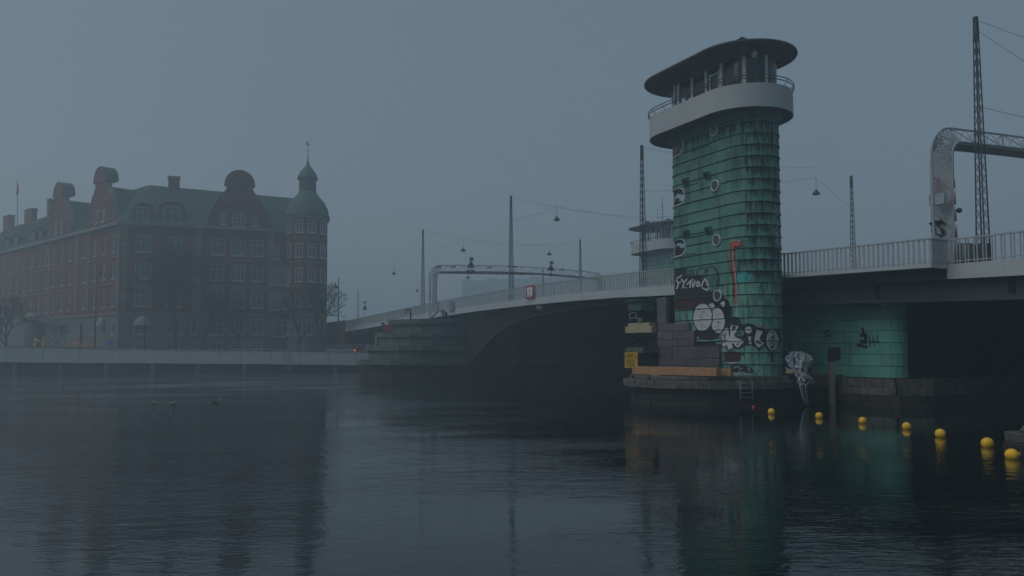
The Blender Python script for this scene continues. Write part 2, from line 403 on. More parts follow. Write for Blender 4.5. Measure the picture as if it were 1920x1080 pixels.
def decal(name, polys, mat, parent, layer=1, evenodd=True, dz=BAND/20, uv=False, gaps=True):
    """flat print that follows the sheets of the wall: polygons in pixels of the photograph, laid on the wall in strips"""
    P = []
    for poly in polys:
        q = poly if uv else [tower_uz(x, y) for x, y in poly]
        q = [((uw(t[0]) if t[0] > PER-3.3 else t[0]), t[1]) for t in q if t is not None]
        if len(q) > 2: P.append(q)
    if not P: return None
    zlo = min(z for q in P for _, z in q); zhi = max(z for q in P for _, z in q)
    k0 = int(math.floor((zlo-Z0)/dz)); k1 = int(math.ceil((zhi-Z0)/dz)); mb = MB()
    for k in range(k0, k1):
        if gaps and (k*dz) % BAND > BAND-GAP: continue
        za, zb = Z0+k*dz, Z0+(k+1)*dz; zm = (za+zb)/2
        groups = [P] if evenodd else [[q] for q in P]
        for gi, g in enumerate(groups):
            xs = []
            for q in g:
                for (ua, va), (ub, vb) in zip(q, q[1:]+q[:1]):
                    if (va <= zm) != (vb <= zm): xs.append(ua+(zm-va)/(vb-va)*(ub-ua))
            xs.sort()
            for a, b in zip(xs[::2], xs[1::2]):
                if b-a < .004: continue
                m_ = max(1, int((b-a)/.3)); of = .005*layer + .0006*(gi % 6)
                pts = []
                for j in range(m_+1):
                    u = a+(b-a)*j/m_
                    for z in (zb-1e-4, za+1e-4): pts.append(stad(u, TR, off=flare(z)+of)[0]+Vector((0, 0, z)))
                mb.add(pts, [(2*j, 2*j+1, 2*j+3, 2*j+2) for j in range(m_)])
    if not mb.v: return None
    o = mb.build(name, mat, parent, world=False)
    if name in ('graffiti_scribble', 'graffiti_hatching', 'graffiti_drip_edge'): o['kind'] = 'stuff'
    return o
def ellipse(cx, cy, rx, ry, n=28, a0=0, a1=360, rot=0):
    c, s = math.cos(R(rot)), math.sin(R(rot)); o = []
    for k in range(n):
        a = R(a0+(a1-a0)*k/n); x, y = rx*math.cos(a), ry*math.sin(a); o.append((cx+x*c-y*s, cy+x*s+y*c))
    return o
def stroke(pts, wd):
    """quads along a line of pixels, to be laid one by one"""
    out = []
    for (x0, y0), (x1, y1) in zip(pts, pts[1:]):
        L = math.hypot(x1-x0, y1-y0) or 1; dx, dy = (x1-x0)/L, (y1-y0)/L; e = wd*.35
        x0 -= dx*e; y0 -= dy*e; x1 += dx*e; y1 += dy*e
        ox, oy = -dy*wd/2, dx*wd/2
        out.append([(x0+ox, y0+oy), (x1+ox, y1+oy), (x1-ox, y1-oy), (x0-ox, y0-oy)])
    return out

FRAMEZ = (16.74, 18.09, 20.37)
def build_tower(name, centre, label, group, near):
    """a round-ended control tower: copper clad shaft, parapet balcony, glazed cabin, wide flat roof"""
    t = thing(name, centre, label, 'control tower', group, TH)
    if near:
        core = MB()
        rects = [(-3.0, PER-3.0, 0.8, WALLTOP)]
        for h in WINS: rects = rect_cut(rect_cut(rects, h), (h[0]+PER, h[1]+PER-2.6, h[2], h[3]+.9))
        for (a, b, c, d) in rects:
            us = ucuts(a+PER, b+PER); vs = []
            for u in us:
                for z in (d, c): vs.append(stad(u, TR, off=-.06)[0]+Vector((0, 0, z)))
            core.add(vs, [(2*i, 2*i+1, 2*i+3, 2*i+2) for i in range(len(us)-1)])
        for (_, _, za, zb) in WINS:                              # floors and ceilings behind the windows
            for z in (za-.1, zb+.95):
                pts = [stad(u, TR, off=-.08)[0]+Vector((0, 0, z)) for u in [PER*k/40 for k in range(40)]]
                core.prism(pts, (0, 0, .08))
            core.box((-.6, 0, (za+zb)/2), (.1, 3.0, zb-za+1.1))
        core.build('shaft_core', 'copper_core', t, world=False)
        rnd = random.Random(3)
        for b in range(NB):
            z0, z1 = Z0+b*BAND, Z0+(b+1)*BAND
            # vertical joints: regular sheets with the seams of neighbouring rows offset
            joints = [-3.0+1.6*(b % 2) + k*3.1 + rnd.uniform(-.5, .5) for k in range(0, 7)]
            joints = [-3.0] + [j for j in joints if -2.5 < j < PER-3.6] + [PER-3.0]
            joints = sorted(joints + [TL+1.0+rnd.uniform(-.06, .06)])
            joints = [j for i, j in enumerate(joints) if i == 0 or j-joints[i-1] > .55]
            for a, c in zip(joints, joints[1:]):
                rects = [(a+.0012, c-.0012, z0, z1)]
                for h in WINS: rects = rect_cut(rect_cut(rects, h), (h[0]+PER, h[1]+PER-2.6, h[2], h[3]+.9))
                mid = (a+c)/2
                if b < 4 and TL*.45 > mid > -2: continue          # stone stands in front of the lowest rows
                for rc in rects:
                    mb = MB(); shell_patch(mb, rc[0], rc[1], rc[2], rc[3])
                    stained = (TL+.9 < mid < TL+3.4 and b > 7) or b > NB-3
                    low = b < 8
                    mb.build('copper_panel', 'copper_stained' if stained else ('copper_low' if low else 'copper'), t, world=False)
        top = MB()
        pts = [stad(PER*k/48, TR, off=.05)[0]+Vector((0, 0, WALLTOP)) for k in range(48)]
        top.prism(pts, (0, 0, 16.74-WALLTOP+.001)) if 16.74 > WALLTOP else None
        # corner windows
        for (ua, ub, za, zb) in WINS:
            rc = min(.55, (zb-za)*.48)
            def rr(g):
                o = []
                for (cu, cz, a0) in ((ub-rc, zb-rc, 0), (ua+rc, zb-rc, 90), (ua+rc, za+rc, 180), (ub-rc, za+rc, 270)):
                    for k in range(7):
                        a = R(a0+90*k/6); o.append((cu+(rc+g)*math.cos(a), cz+(rc+g)*math.sin(a)))
                return o
            sq = [(ub+.03, zb+.03), (ua-.03, zb+.03), (ua-.03, za-.03), (ub+.03, za-.03)]
            decal('copper_surround', [sq, rr(.0)], 'copper', t, 0, gaps=False, uv=True, dz=BAND/24)
            fr = decal('window_frame', [rr(.045), rr(-.045)], 'cream', t, 5, gaps=False, uv=True, dz=BAND/30)
            mb = MB()
            for u in (ub-(ub-ua)*.24, ub-(ub-ua)*.34):
                P_, n_ = stad(u+PER, TR, off=-.01); mb.tube([P_+Vector((0, 0, za)), P_+Vector((0, 0, zb))], .035, 4)
            mb.build('window_post', 'cream', t, world=False)
            g = MB(); us = ucuts(ua+PER, ub+PER, seg=.4); vs = []
            for u in us:
                for z in (zb, za): vs.append(stad(u, TR, off=-.03)[0]+Vector((0, 0, z)))
            g.add(vs, [(2*i, 2*i+1, 2*i+3, 2*i+2) for i in range(len(us)-1)])
            g.build('window_pane', 'glass', t, world=False)
        for px, py, in ((1340, 245.5), (1342, 348), (1345, 450.5), (1347, 554.5)):
            u, z = tower_uz(px, py); P_, n_ = stad(u, TR); c_ = P_+Vector((0, 0, z)); tx = Vector((0, 0, 1)).cross(n_)
            ring = MB(); vs = []; fs = []
            for k in range(24):
                a = 2*math.pi*k/24; d = tx*math.cos(a)+Vector((0, 0, 1))*math.sin(a)
                for (rr_, o) in ((.355, -.02), (.355, .10), (.285, .115), (.27, .02)): vs.append(c_+d*rr_+n_*o)
            for k in range(24):
                for j in range(3): fs.append((k*4+j, k*4+j+1, ((k+1) % 24)*4+j+1, ((k+1) % 24)*4+j))
            ring.add(vs, fs, True); pr = ring.build('porthole', 'cream', t, world=False)
            gl = MB(); gl.add([c_+(tx*math.cos(2*math.pi*k/24)+Vector((0, 0, 1))*math.sin(2*math.pi*k/24))*.275+n_*.065 for k in range(24)], [tuple(range(24))])
            gl.build('pane', 'pane', pr, world=False)
        for px, py in ((1288, 341), (1328, 329), (1290, 438), (1331, 432)):
            u, z = tower_uz(px, py); P_, n_ = stad(u, TR); c_ = P_+Vector((0, 0, z)); tx = Vector((0, 0, 1)).cross(n_)
            mb = MB(); w_, h_, d_ = .22, .20, .30
            mb.hull8([c_+tx*-w_+Vector((0, 0, -h_)), c_+tx*w_+Vector((0, 0, -h_)), c_+tx*-w_+n_*(d_*.45)+Vector((0, 0, -h_)), c_+tx*w_+n_*(d_*.45)+Vector((0, 0, -h_)),
                      c_+tx*-w_+Vector((0, 0, h_)), c_+tx*w_+Vector((0, 0, h_)), c_+tx*-w_+n_*d_+Vector((0, 0, h_)), c_+tx*w_+n_*d_+Vector((0, 0, h_))])
            v = mb.build('vent_hood', 'copper', t, world=False)
            m2 = MB(); m2.box(c_+n_*(d_*.78)+Vector((0, 0, -.02)), (w_*1.5, .03, h_*1.5), tx, None, (Vector((0, 0, 1))+n_*.4)); m2.build('opening', 'black', v, world=False)
        for px, py in ((1404, 311.5), (1366, 338), (1391, 398.5), (1402, 414.5), (1419, 417), (1436, 355)):
            u, z = tower_uz(px, py); P_, n_ = stad(u, TR); mb = MB()
            mb.tube([P_+Vector((0, 0, z)), P_+n_*.09+Vector((0, 0, z))], .05, 8); mb.build('bolt_cap', 'black', t, world=False)
    else:
        mb = MB()
        for b in range(NB):
            z0, z1 = Z0+b*BAND, Z0+(b+1)*BAND
            shell_patch(mb, 0, PER, z0, z1)
        mb.build('copper_shaft', 'copper', t, world=False)
        for u, z in ((TL+1.9, 15.6), (TL*.35, 13.2), (TL+1.6, 12.1)):
            P_, n_ = stad(u, TR); tx = Vector((0, 0, 1)).cross(n_); f = MB()
            f.box(P_+Vector((0, 0, z))+n_*.05, (1.5, .1, 1.0), tx); q = f.build('window', 'cream', t, world=False)
            f = MB(); f.box(P_+Vector((0, 0, z))+n_*.08, (1.3, .1, .8), tx); f.build('pane', 'pane', q, world=False)
    # balcony: centre differs a little from the shaft
    bc = Vector((.25, .20, 0)); BL, BR = 4.75, 2.74; zb_, zt_, zr_ = FRAMEZ; n_ = 72; BP = 2*BL+2*math.pi*BR
    def ring(rad, z, L=BL, n=n_, c=bc):
        P_ = 2*L+2*math.pi*rad; o = []
        m_ = n//4
        for cx, s0 in ((L/2, -90), (-L/2, 90)):
            for k in range(2*m_+1):
                a = R(s0+180*k/(2*m_)); o.append(c+Vector((cx+rad*math.cos(a), rad*math.sin(a), z)))
        return o
    def loft(rings, closed=True, capa=False, capb=False, smooth=True):
        mb = MB(); n = len(rings[0]); vs = [p for r in rings for p in r]
        mb.add(vs, [(i*n+k, i*n+(k+1) % n, (i+1)*n+(k+1) % n, (i+1)*n+k) for i in range(len(rings)-1) for k in range(n)], smooth)
        if capa: mb.add(rings[0], [tuple(range(n-1, -1, -1))])
        if capb: mb.add(rings[-1], [tuple(range(n))])
        return mb
    loft([ring(BR, zb_), ring(BR, zt_), ring(BR-.13, zt_), ring(BR-.13, zb_+.25)], smooth=False).build('parapet', 'parapet', t, world=False)
    loft([ring(BR-.03, zb_+.02), ring(BR-.03, zb_+.25)], capa=True, capb=True, smooth=False).build('balcony_floor', 'soffit', t, world=False)
    mb = loft([ring(TR+.0, zb_-.42, TL, c=Vector()), ring(TR+.12, zb_-.30, TL, c=Vector()), ring(TR+.20, zb_, TL, c=Vector())], smooth=False)
    mb.build('balcony_moulding', 'copper_cap', t, world=False)
    # railing on the parapet
    rl = MB(); rl.tube(ring(BR+.06, zt_+.42), .028, 6, closed=True); rl.tube(ring(BR+.06, zt_+.24), .028, 6, closed=True)
    rail = rl.build('balcony_railing', 'darkmetal', t, world=False)
    br = MB(); br.tube([Vector((0, -.13, 0)), Vector((0, -.13, .12)), Vector((0, -.05, .21)), Vector((0, .06, .24)), Vector((0, .06, .42))], .02, 5)
    bo = br.build('bracket', 'darkmetal', rail, world=False); bme = bo.data
    nbk = 26
    for k in range(nbk):
        u = BP*(k+.5)/nbk; P_, nn = stad(u, BR, L=BL, r0=BR); a = math.atan2(nn.y, nn.x)-math.pi/2
        if k == 0: bo.location = P_+bc+Vector((0, 0, zt_)); bo.rotation_euler = (0, 0, a)
        else: inst('bracket', bme, rail, P_+bc+Vector((0, 0, zt_)), a)
    # cabin: posts, head rail, sill, glass, ceiling, things inside
    CR = TR-.02
    def cring(rad, z): return ring(rad, z, TL, c=Vector())
    loft([cring(CR+.06, zr_-.38), cring(CR+.06, zr_), cring(CR-.08, zr_), cring(CR-.08, zr_-.38)], smooth=False).build('cabin_head', 'soffit', t, world=False)
    loft([cring(CR+.04, zb_+.2), cring(CR+.04, zb_+.95), cring(CR-.05, zb_+.95), cring(CR-.05, zb_+.2)], smooth=False).build('cabin_sill', 'cream', t, world=False)
    loft([cring(CR-.01, zb_+.95), cring(CR-.01, zr_-.38)], smooth=True).build('cabin_glass', 'glass', t, world=False)
    if near: up = [tower_uz(px, 150)[0] for px in (1271.5, 1297.5, 1324, 1352.5, 1395, 1436.5)]
    else: up = [TL*.1, TL*.36, TL*.62, TL*.9, TL+1.3, TL+2.6]
    up += [TL+math.pi*TR*.93, TL+math.pi*TR+.9, TL+math.pi*TR+2.2, TL+math.pi*TR+3.5, 2*TL+math.pi*TR+.6, 2*TL+math.pi*TR+2.0, 2*TL+math.pi*TR+3.5, PER-.45]
    for i, u in enumerate(up):
        P_, nn = stad(u, CR); tx = Vector((0, 0, 1)).cross(nn); mb = MB()
        w_ = .22 if i in (3, 4) else .17
        mb.box(P_+Vector((0, 0, (zb_+.2+zr_)/2-.15)), (w_, .12, zr_-zb_-.5), tx)
        mb.build('cabin_post', 'cream', t, world=False)
    if near:
        u0, u1 = tower_uz(1332, 150)[0], tower_uz(1349, 150)[0]
        a, _ = stad(u0, CR); b_, nn = stad(u1, CR); mb = MB()
        for p in (a, b_): mb.box(p+nn*.05+Vector((0, 0, 18.4)), (.07, .08, 2.6), AX*0+Vector((1, 0, 0)))
        mb.box((a+b_)/2+nn*.05+Vector((0, 0, 19.55)), ((a-b_).length, .08, .08)); mb.build('cabin_door', 'cream', t, world=False)
    fu = MB(); fu.box((.2, -1.0, zb_+.8), (1.6, .4, 1.1)); fu.box((-1.2, .9, zb_+.75), (.7, .4, 1.0))
    fu.box((-.6, .1, 18.6), (.12, .12, 3.4)); fu.build('cabin_furniture', 'darkmetal', t, world=False)
    loft([ring(3.03, zr_), ring(3.05, zr_+.05), ring(3.03, zr_+.12), ring(2.2, zr_+.30), ring(.9, zr_+.42)], capb=True, smooth=False).build('roof', 'roofing' if near else 'fogged_roof', t, world=False)
    loft([ring(3.02, zr_+.004), ring(CR-.1, zr_-.02)], capb=True, smooth=False).build('roof_soffit', 'soffit' if near else 'fogged_roof', t, world=False)
    for k in range(20):
        u = BP*(k+.25)/20; P_, nn = stad(u, BR, L=BL, r0=BR); mb = MB()
        mb.box(P_+bc-nn*.45+Vector((0, 0, zr_-.025)), (.06, 1.2, .07), Vector((0, 0, 1)).cross(nn)); mb.build('soffit_rib', 'darkmetal', t, world=False)
    vx, vy, vz = -2.05, .5, zr_+.9
    if near:
        q = onN(1391, 68.5, 33.70-1.7); vx, vy, vz = q.dot(AX)-37.73, 1.7, q.z
    vc = MB(); e_ = .36
    vc.box((vx, vy, vz-.62), (.42, .42, .8)); vc.add([(vx-e_, vy-e_, vz-.26), (vx+e_, vy-e_, vz-.26), (vx+e_, vy+e_, vz-.26), (vx-e_, vy+e_, vz-.26), (vx, vy, vz)], [(3, 2, 1, 0), (0, 1, 4), (1, 2, 4), (2, 3, 4), (3, 0, 4)])
    vc.build('roof_vent', 'roofing', t, world=False)
    cm = MB(); cm.lathe((-3.75, .9, zr_-.52), [(.02, 0), (.13, .05), (.17, .16), (.17, .30), (.10, .36), (.05, .38), (.05, .5)], 14); cm.build('camera_dome', 'white', t, world=False)
    if near:
        fl = MB(); fl.box((-3.2, 1.3, zr_-.22), (.3, .2, .18)); fl.tube([(-3.2, 1.3, zr_-.1), (-3.2, 1.3, zr_)], .03, 5); fl.build('floodlight', 'darkmetal', t, world=False)
    else:
        an = MB(); an.tube([(-.6, .4, zr_+.3), (-.6, .4, zr_+4.2)], .04, 5)
        for z, l in ((2.8, 1.1), (2.2, .7), (1.7, .9), (1.3, 1.3)): an.tube([(-.6-l/2, .4, zr_+z), (-.6+l/2, .4, zr_+z)], .025, 4)
        an.tube([(.5, .4, zr_+.3), (.5, .4, zr_+2.6)], .03, 4); an.tube([(.5, .4, zr_+1.2), (-1.3, .4, zr_+1.0)], .02, 4)
        an.build('antenna', 'darkmetal', t, world=False)
        ch = MB(); ch.lathe((3.0, .3, zr_+.2), [(.35, 0), (.35, .7), (.5, .75), (.5, .85), (.2, 1.0)], 10); ch.build('roof_chimney', 'roofing', t, world=False)
        ch = MB(); ch.lathe((1.6, .3, zr_+.2), [(.15, 0), (.12, .7), (.05, .9)], 8); ch.build('roof_pipe', 'roofing', t, world=False)
    return t

tower = build_tower('control_tower', TC, 'round-ended green copper bridge tower covered in graffiti, white balcony, wide flat roof', 'bridge control towers', True)
tower2 = build_tower('control_tower', AX*90.4+NX*69.4, 'distant fog-faded control tower with roof antennas behind the bridge railing', 'bridge control towers', False)
M_ = Matrix.Rotation(TH, 4, 'Z')

# ------------------------------------------------------------------ graffiti on the near tower
def c8(u, v): return (1240+u/6.0, 500+v/6.0)
def g5(u, v): return (1260+u/8.727, 600+v/8.727)
def c6(u, v): return (1250+u/9.0, 480+v/9.0)
def d7(u, v): return (1340+u/6.75, 440+v/6.75)
def mp(f, pts): return [f(*p) for p in pts]
G = []
decal('painted_out_area', [mp(c6, [(135, 250), (200, 215), (340, 190), (350, 240), (345, 310), (450, 318), (590, 322), (585, 395), (640, 400), (700, 440), (720, 560), (790, 640), (830, 560), (900, 570), (940, 620), (965, 660), (1000, 760), (1060, 800), (1085, 900), (1075, 1010), (1030, 1060), (1000, 1050), (900, 1000), (440, 1050), (445, 900), (150, 905)])],
      'spray_black', tower, 1)
decal('painted_out_area', [mp(c8, [(560, 440), (700, 330), (770, 400), (800, 480), (790, 560), (880, 570), (900, 640), (740, 650), (735, 760), (660, 770), (640, 812), (560, 830), (400, 820), (392, 745), (400, 700)])], 'spray_black', tower, 1)
decal('painted_out_area', [mp(g5, [(410, 395), (800, 395), (830, 445), (410, 440)])], 'spray_black', tower, 1)
decal('primer_patch', [mp(c6, [(150, 720), (300, 710), (480, 740), (540, 780), (470, 840), (430, 900), (150, 902)])], 'spray_red', tower, 2)
decal('primer_patch', [mp(g5, [(850, 525), (1000, 505), (1090, 520), (1130, 560), (1120, 660), (1080, 690), (960, 680), (860, 690)])], 'spray_red', tower, 2)
decal('primer_patch', [mp(g5, [(1600, 520), (1655, 520), (1650, 600), (1665, 670), (1620, 690), (1610, 600)])], 'spray_red', tower, 2)
decal('primer_patch', [mp(g5, [(1010, 520), (1170, 530), (1190, 600), (1130, 560)])], 'spray_black', tower, 1)
# heart shaped outlines over the tag
for e in (ellipse(755, 400, 138, 230, 40), ): 
    a = mp(c6, e); b = mp(c6, ellipse(752, 400, 118, 208, 40)); decal('graffiti_outline', [a, b], 'spray_black', tower, 2)
decal('graffiti_outline', [mp(c6, ellipse(600, 290, 95, 95, 30)), mp(c6, ellipse(603, 292, 80, 80, 30))], 'spray_black', tower, 3)
decal('graffiti_outline', [mp(c6, ellipse(755, 390, 100, 185, 40)), mp(c6, ellipse(753, 390, 92, 176, 40))], 'spray_grey', tower, 4)
decal('graffiti_scribble', sum([stroke(mp(c6, p), 1.1) for p in ([(740, 360), (745, 460), (780, 450), (785, 360)], [(810, 360), (850, 350)], [(810, 400), (850, 395), (850, 440), (815, 450)], [(700, 200), (690, 320)], [(370, 250), (490, 235)], [(370, 300), (480, 290)], [(400, 230), (400, 310)], [(440, 240), (460, 300)])], []), 'spray_black', tower, 5, evenodd=False)
for letter in (
    [[(185, 552), (206, 490), (196, 445), (176, 404)], [(178, 404), (215, 360), (262, 332)], [(200, 462), (245, 438)]], [[(252, 385), (305, 450)], [(350, 390), (300, 455), (285, 550)]], [[(338, 535), (346, 552)]],
    [[(352, 475), (448, 395)], [(402, 430), (412, 525)]], [[(440, 440), (462, 530), (490, 425)]], [[(515, 480), (535, 430), (565, 450), (568, 500), (540, 515), (515, 480)]],
    [[(655, 390), (625, 430), (600, 530), (690, 580), (720, 530), (690, 440), (655, 390)]]):
    decal('graffiti_letter', sum([stroke(mp(c6, p), 2.7) for p in letter], []), 'spray_white', tower, 6, evenodd=False)
# the two big ovals
def oval(c, rx, ry, rot=0, lay=3, edge=12, f=c8):
    decal('graffiti_outline', [mp(f, ellipse(c[0], c[1], rx+edge, ry+edge, 40, rot=rot))], 'spray_black', tower, lay)
    decal('graffiti_oval', [mp(f, ellipse(c[0], c[1], rx, ry, 40, rot=rot))], 'spray_white', tower, lay+1)
oval((572, 446), 34, 34, 0, 2, 7)
oval((640, 605), 78, 142, -4, 3)
oval((472, 570), 104, 152, 2, 5)
rg = random.Random(5); st = []
for k in range(20):
    y = 440+k*14 + rg.uniform(-4, 4); hw = 88*math.sqrt(max(.05, 1-((y-570)/150)**2)); x0 = 472+rg.uniform(-hw*.8, -hw*.2); x1 = x0+rg.uniform(.4, 1.0)*hw
    st += stroke(mp(c8, [(x0, y), ((x0+x1)/2, y+rg.uniform(-5, 3)), (min(x1, 472+hw), y+rg.uniform(-3, 3))]), .55)
    if 3 < k < 18:
        x0 = 600+rg.uniform(0, 30); st += stroke(mp(c8, [(x0, y+20), (x0+rg.uniform(20, 70), y+20+rg.uniform(-5, 5))]), .55)
decal('graffiti_hatching', st, 'spray_grey', tower, 7, evenodd=False)
decal('graffiti_scribble', stroke(mp(c8, [(464, 566), (469, 571)]), 1.4)+stroke(mp(c8, [(568, 440), (572, 444)]), 1.2), 'spray_black', tower, 8, evenodd=False)
decal('graffiti_oval', [mp(c8, [(665, 420), (685, 395), (710, 388), (720, 405), (718, 435), (702, 458), (688, 430)])], 'spray_white', tower, 3)
# KILO
decal('graffiti_outline', [mp(g5, [(765, 250), (790, 200), (860, 130), (905, 95), (930, 45), (985, 35), (1110, 65), (1180, 68), (1250, 52), (1330, 66), (1385, 118), (1480, 132), (1540, 195), (1600, 145), (1680, 138), (1745, 200), (1768, 310), (1740, 420), (1680, 495), (1600, 512), (1535, 460), (1500, 425), (1420, 495), (1365, 445), (1300, 415), (1200, 425), (1140, 450), (1080, 480), (1020, 462), (940, 505), (900, 495), (890, 440), (830, 455), (795, 350)])], 'spray_black', tower, 3)
decal('graffiti_outline', [mp(g5, [(1130, 140), (1180, 190), (1170, 250), (1090, 270), (1060, 220)])], 'copper_low', tower, 4)
decal('graffiti_letter_k', [mp(g5, [(782, 262), (850, 185), (915, 118), (935, 200), (948, 290), (962, 240), (962, 150), (978, 80), (1098, 100), (1058, 190), (1022, 245), (1060, 290), (1192, 345), (1130, 410), (1090, 455), (1040, 420), (1000, 370), (985, 400), (1012, 450), (930, 488), (908, 408), (842, 440), (815, 340)])], 'spray_white', tower, 5)
decal('graffiti_letter_i', [mp(g5, ellipse(1253, 165, 57, 55)), mp(g5, [(1240, 268), (1300, 268), (1290, 315), (1308, 390), (1258, 392), (1262, 315)])], 'spray_white', tower, 5)
decal('graffiti_letter_l', [mp(g5, [(1382, 155), (1482, 190), (1422, 310), (1505, 380), (1410, 460), (1340, 350), (1362, 250)])], 'spray_white', tower, 5)
decal('graffiti_letter_o', [mp(g5, ellipse(1634, 330, 97, 165, 36))], 'spray_white', tower, 5)
decal('graffiti_scribble', sum([stroke(mp(g5, p), wd) for p, wd in (
    ([(850, 232), (800, 262), (830, 340), (870, 330)], 1.6), ([(808, 300), (845, 288)], 1.4), ([(848, 235), (872, 275), (893, 200)], 1.6), ([(872, 275), (885, 350)], 1.6), ([(903, 325), (910, 332)], 2.0),
    ([(835, 350), (850, 375), (880, 350)], 1.2),
    ([(1640, 225), (1642, 280)], 1.0), ([(1662, 225), (1664, 280)], 1.0), ([(1655, 275), (1610, 280), (1600, 310), (1655, 330), (1660, 300), (1625, 290)], 1.5), ([(1640, 330), (1615, 370), (1660, 400), (1620, 440)], 1.5), ([(1595, 380), (1605, 430)], 1.0), ([(1640, 410), (1625, 460)], 1.0))], []), 'spray_black', tower, 7, evenodd=False)
# orange drip, cyan sheet, small marks
decal('graffiti_outline', [mp(d7, [(198, 95), (330, 70), (352, 110), (310, 165), (265, 185), (252, 240), (262, 330), (275, 420), (290, 600), (292, 790), (280, 800), (236, 800), (232, 600), (216, 480), (208, 330), (200, 240)])], 'spray_black', tower, 1)
decal('graffiti_drip', [mp(d7, [(208, 92), (270, 76), (330, 86), (345, 112), (300, 152), (248, 162), (238, 200), (246, 300), (262, 420), (274, 560), (282, 740), (276, 900), (266, 955), (260, 880), (252, 600), (228, 420), (216, 330), (214, 200), (206, 140)])], 'spray_orange', tower, 2)
decal('graffiti_drip_edge', sum([stroke(mp(d7, p), .9) for p in ([(205, 88), (255, 72), (330, 72)], [(230, 215), (245, 240), (238, 290), (262, 400), (272, 520), (285, 700), (288, 860), (287, 1030)])], []), 'spray_white', tower, 3, evenodd=False)
decal('turquoise_patch', [mp(d7, [(284, 474), (340, 466), (390, 470), (480, 540), (420, 595), (290, 606)])], 'spray_cyan', tower, 1)
decal('graffiti_scribble', stroke(mp(g5, [(1425, 112), (1515, 100)]), 2.2), 'spray_orange', tower, 2, evenodd=False)
decal('painted_out_area', [mp(g5, [(955, 790), (1000, 705), (1120, 720), (1210, 735), (1300, 790), (1350, 835), (1310, 880), (1240, 850), (1150, 870), (1050, 860), (985, 850)])], 'spray_black', tower, 1)
decal('graffiti_scribble', sum([stroke(mp(g5, p), 1.0) for p in ([(960, 850), (1010, 870), (1090, 880), (1200, 885), (1300, 890)], [(1020, 790), (1060, 760), (1150, 800)], [(1060, 880), (1110, 850), (1210, 870)], [(920, 700), (1000, 710), (1090, 690)], [(410, 290), (440, 275), (430, 300)])], []), 'spray_white', tower, 3, evenodd=False)
decal('graffiti_scribble', sum([stroke(p, 1.3) for p in ([(1452, 385), (1456, 392), (1452, 398), (1457, 404)], [(1453, 412), (1458, 420), (1454, 428)], [(1454, 436), (1459, 444), (1456, 452), (1460, 460)])], []), 'spray_white', tower, 3, evenodd=False)
for (x, y, w_, h_) in ((1258+14, 582, 40, 17),):
    pass
# ------------------------------------------------------------------ bridge
RAILTOP = [(10, 8.2), (21, 8.41), (25, 8.48), (34.6, 8.76), (45.5, 8.97), (49.7, 9.10), (56.7, 9.24), (63.4, 9.31), (71.7, 9.32), (80, 9.27), (89.6, 9.16), (97.2, 9.0), (108.8, 8.74), (126.9, 8.31), (134.5, 8.13), (160, 7.6), (200, 7.2)]
BOT = [(10, 6.15), (21.4, 6.40), (25.2, 6.53), (35.8, 6.88), (45.5, 7.02), (52.6, 7.26), (59.9, 7.38), (66.8, 7.43), (73, 7.43), (80, 7.38), (87.7, 7.26), (96.6, 7.10), (115.4, 6.72), (126.9, 6.46), (132.4, 6.34), (160, 5.8), (200, 5.4)]
def rt(s): return lerp(RAILTOP, s)
def dk(s): return rt(s)-1.30          # top of the deck
def bt(s): return lerp(BOT, s)
bridge = thing('bridge', B(60, 50, 0), 'wide low pale grey road bridge with a barred railing, crossing the dark water', 'bridge')
def sweep(name, ss, sect, mat, parent=bridge):
    """section sect(s) -> list of (n, z), swept along the bridge"""
    mb = MB(); k = len(sect(ss[0])); vs = []
    for s in ss: vs += [B(s, n, z) for n, z in sect(s)]
    fs = [(i*k+j, i*k+(j+1) % k, (i+1)*k+(j+1) % k, (i+1)*k+j) for i in range(len(ss)-1) for j in range(k)]
    fs += [tuple(range(k-1, -1, -1)), tuple((len(ss)-1)*k+j for j in range(k))]
    mb.add(vs, fs); return mb.build(name, mat, parent)
SS = [-30, -10, 4, 12, 20, 25, 30, 35, 40, 44] + [44+3*i for i in range(1, 30)] + [134.3]
NL, NR = 36.0, 66.0
def side(s): return 36.4 if s < 44.1 else 36.0
sweep('deck', SS, lambda s: [(side(s)+.35, dk(s)-.0), (NR-.35, dk(s)), (NR-.35, dk(s)-.55), (side(s)+.35, dk(s)-.55)], 'asphalt')
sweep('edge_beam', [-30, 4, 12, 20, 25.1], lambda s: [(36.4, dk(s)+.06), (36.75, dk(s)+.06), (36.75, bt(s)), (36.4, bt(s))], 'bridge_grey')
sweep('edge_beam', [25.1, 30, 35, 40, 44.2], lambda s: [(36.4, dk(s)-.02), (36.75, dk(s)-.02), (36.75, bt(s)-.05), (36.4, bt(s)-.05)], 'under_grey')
sweep('edge_beam', [s for s in SS if s > 43], lambda s: [(36.0, dk(s)+.06), (36.35, dk(s)+.06), (36.35, bt(s)), (36.0, bt(s))], 'bridge_grey')
sweep('edge_beam', SS, lambda s: [(NR-.35, dk(s)+.06), (NR, dk(s)+.06), (NR, bt(s)), (NR-.35, bt(s))], 'bridge_grey')
# footway that swells out round the near tower
sweep('footway_slab', [25.04, 30, 35, 40, 44.3], lambda s: [(35.15, rt(s)-1.27), (36.4, rt(s)-1.27), (36.4, rt(s)-1.46), (35.15, rt(s)-1.44)], 'bridge_grey')
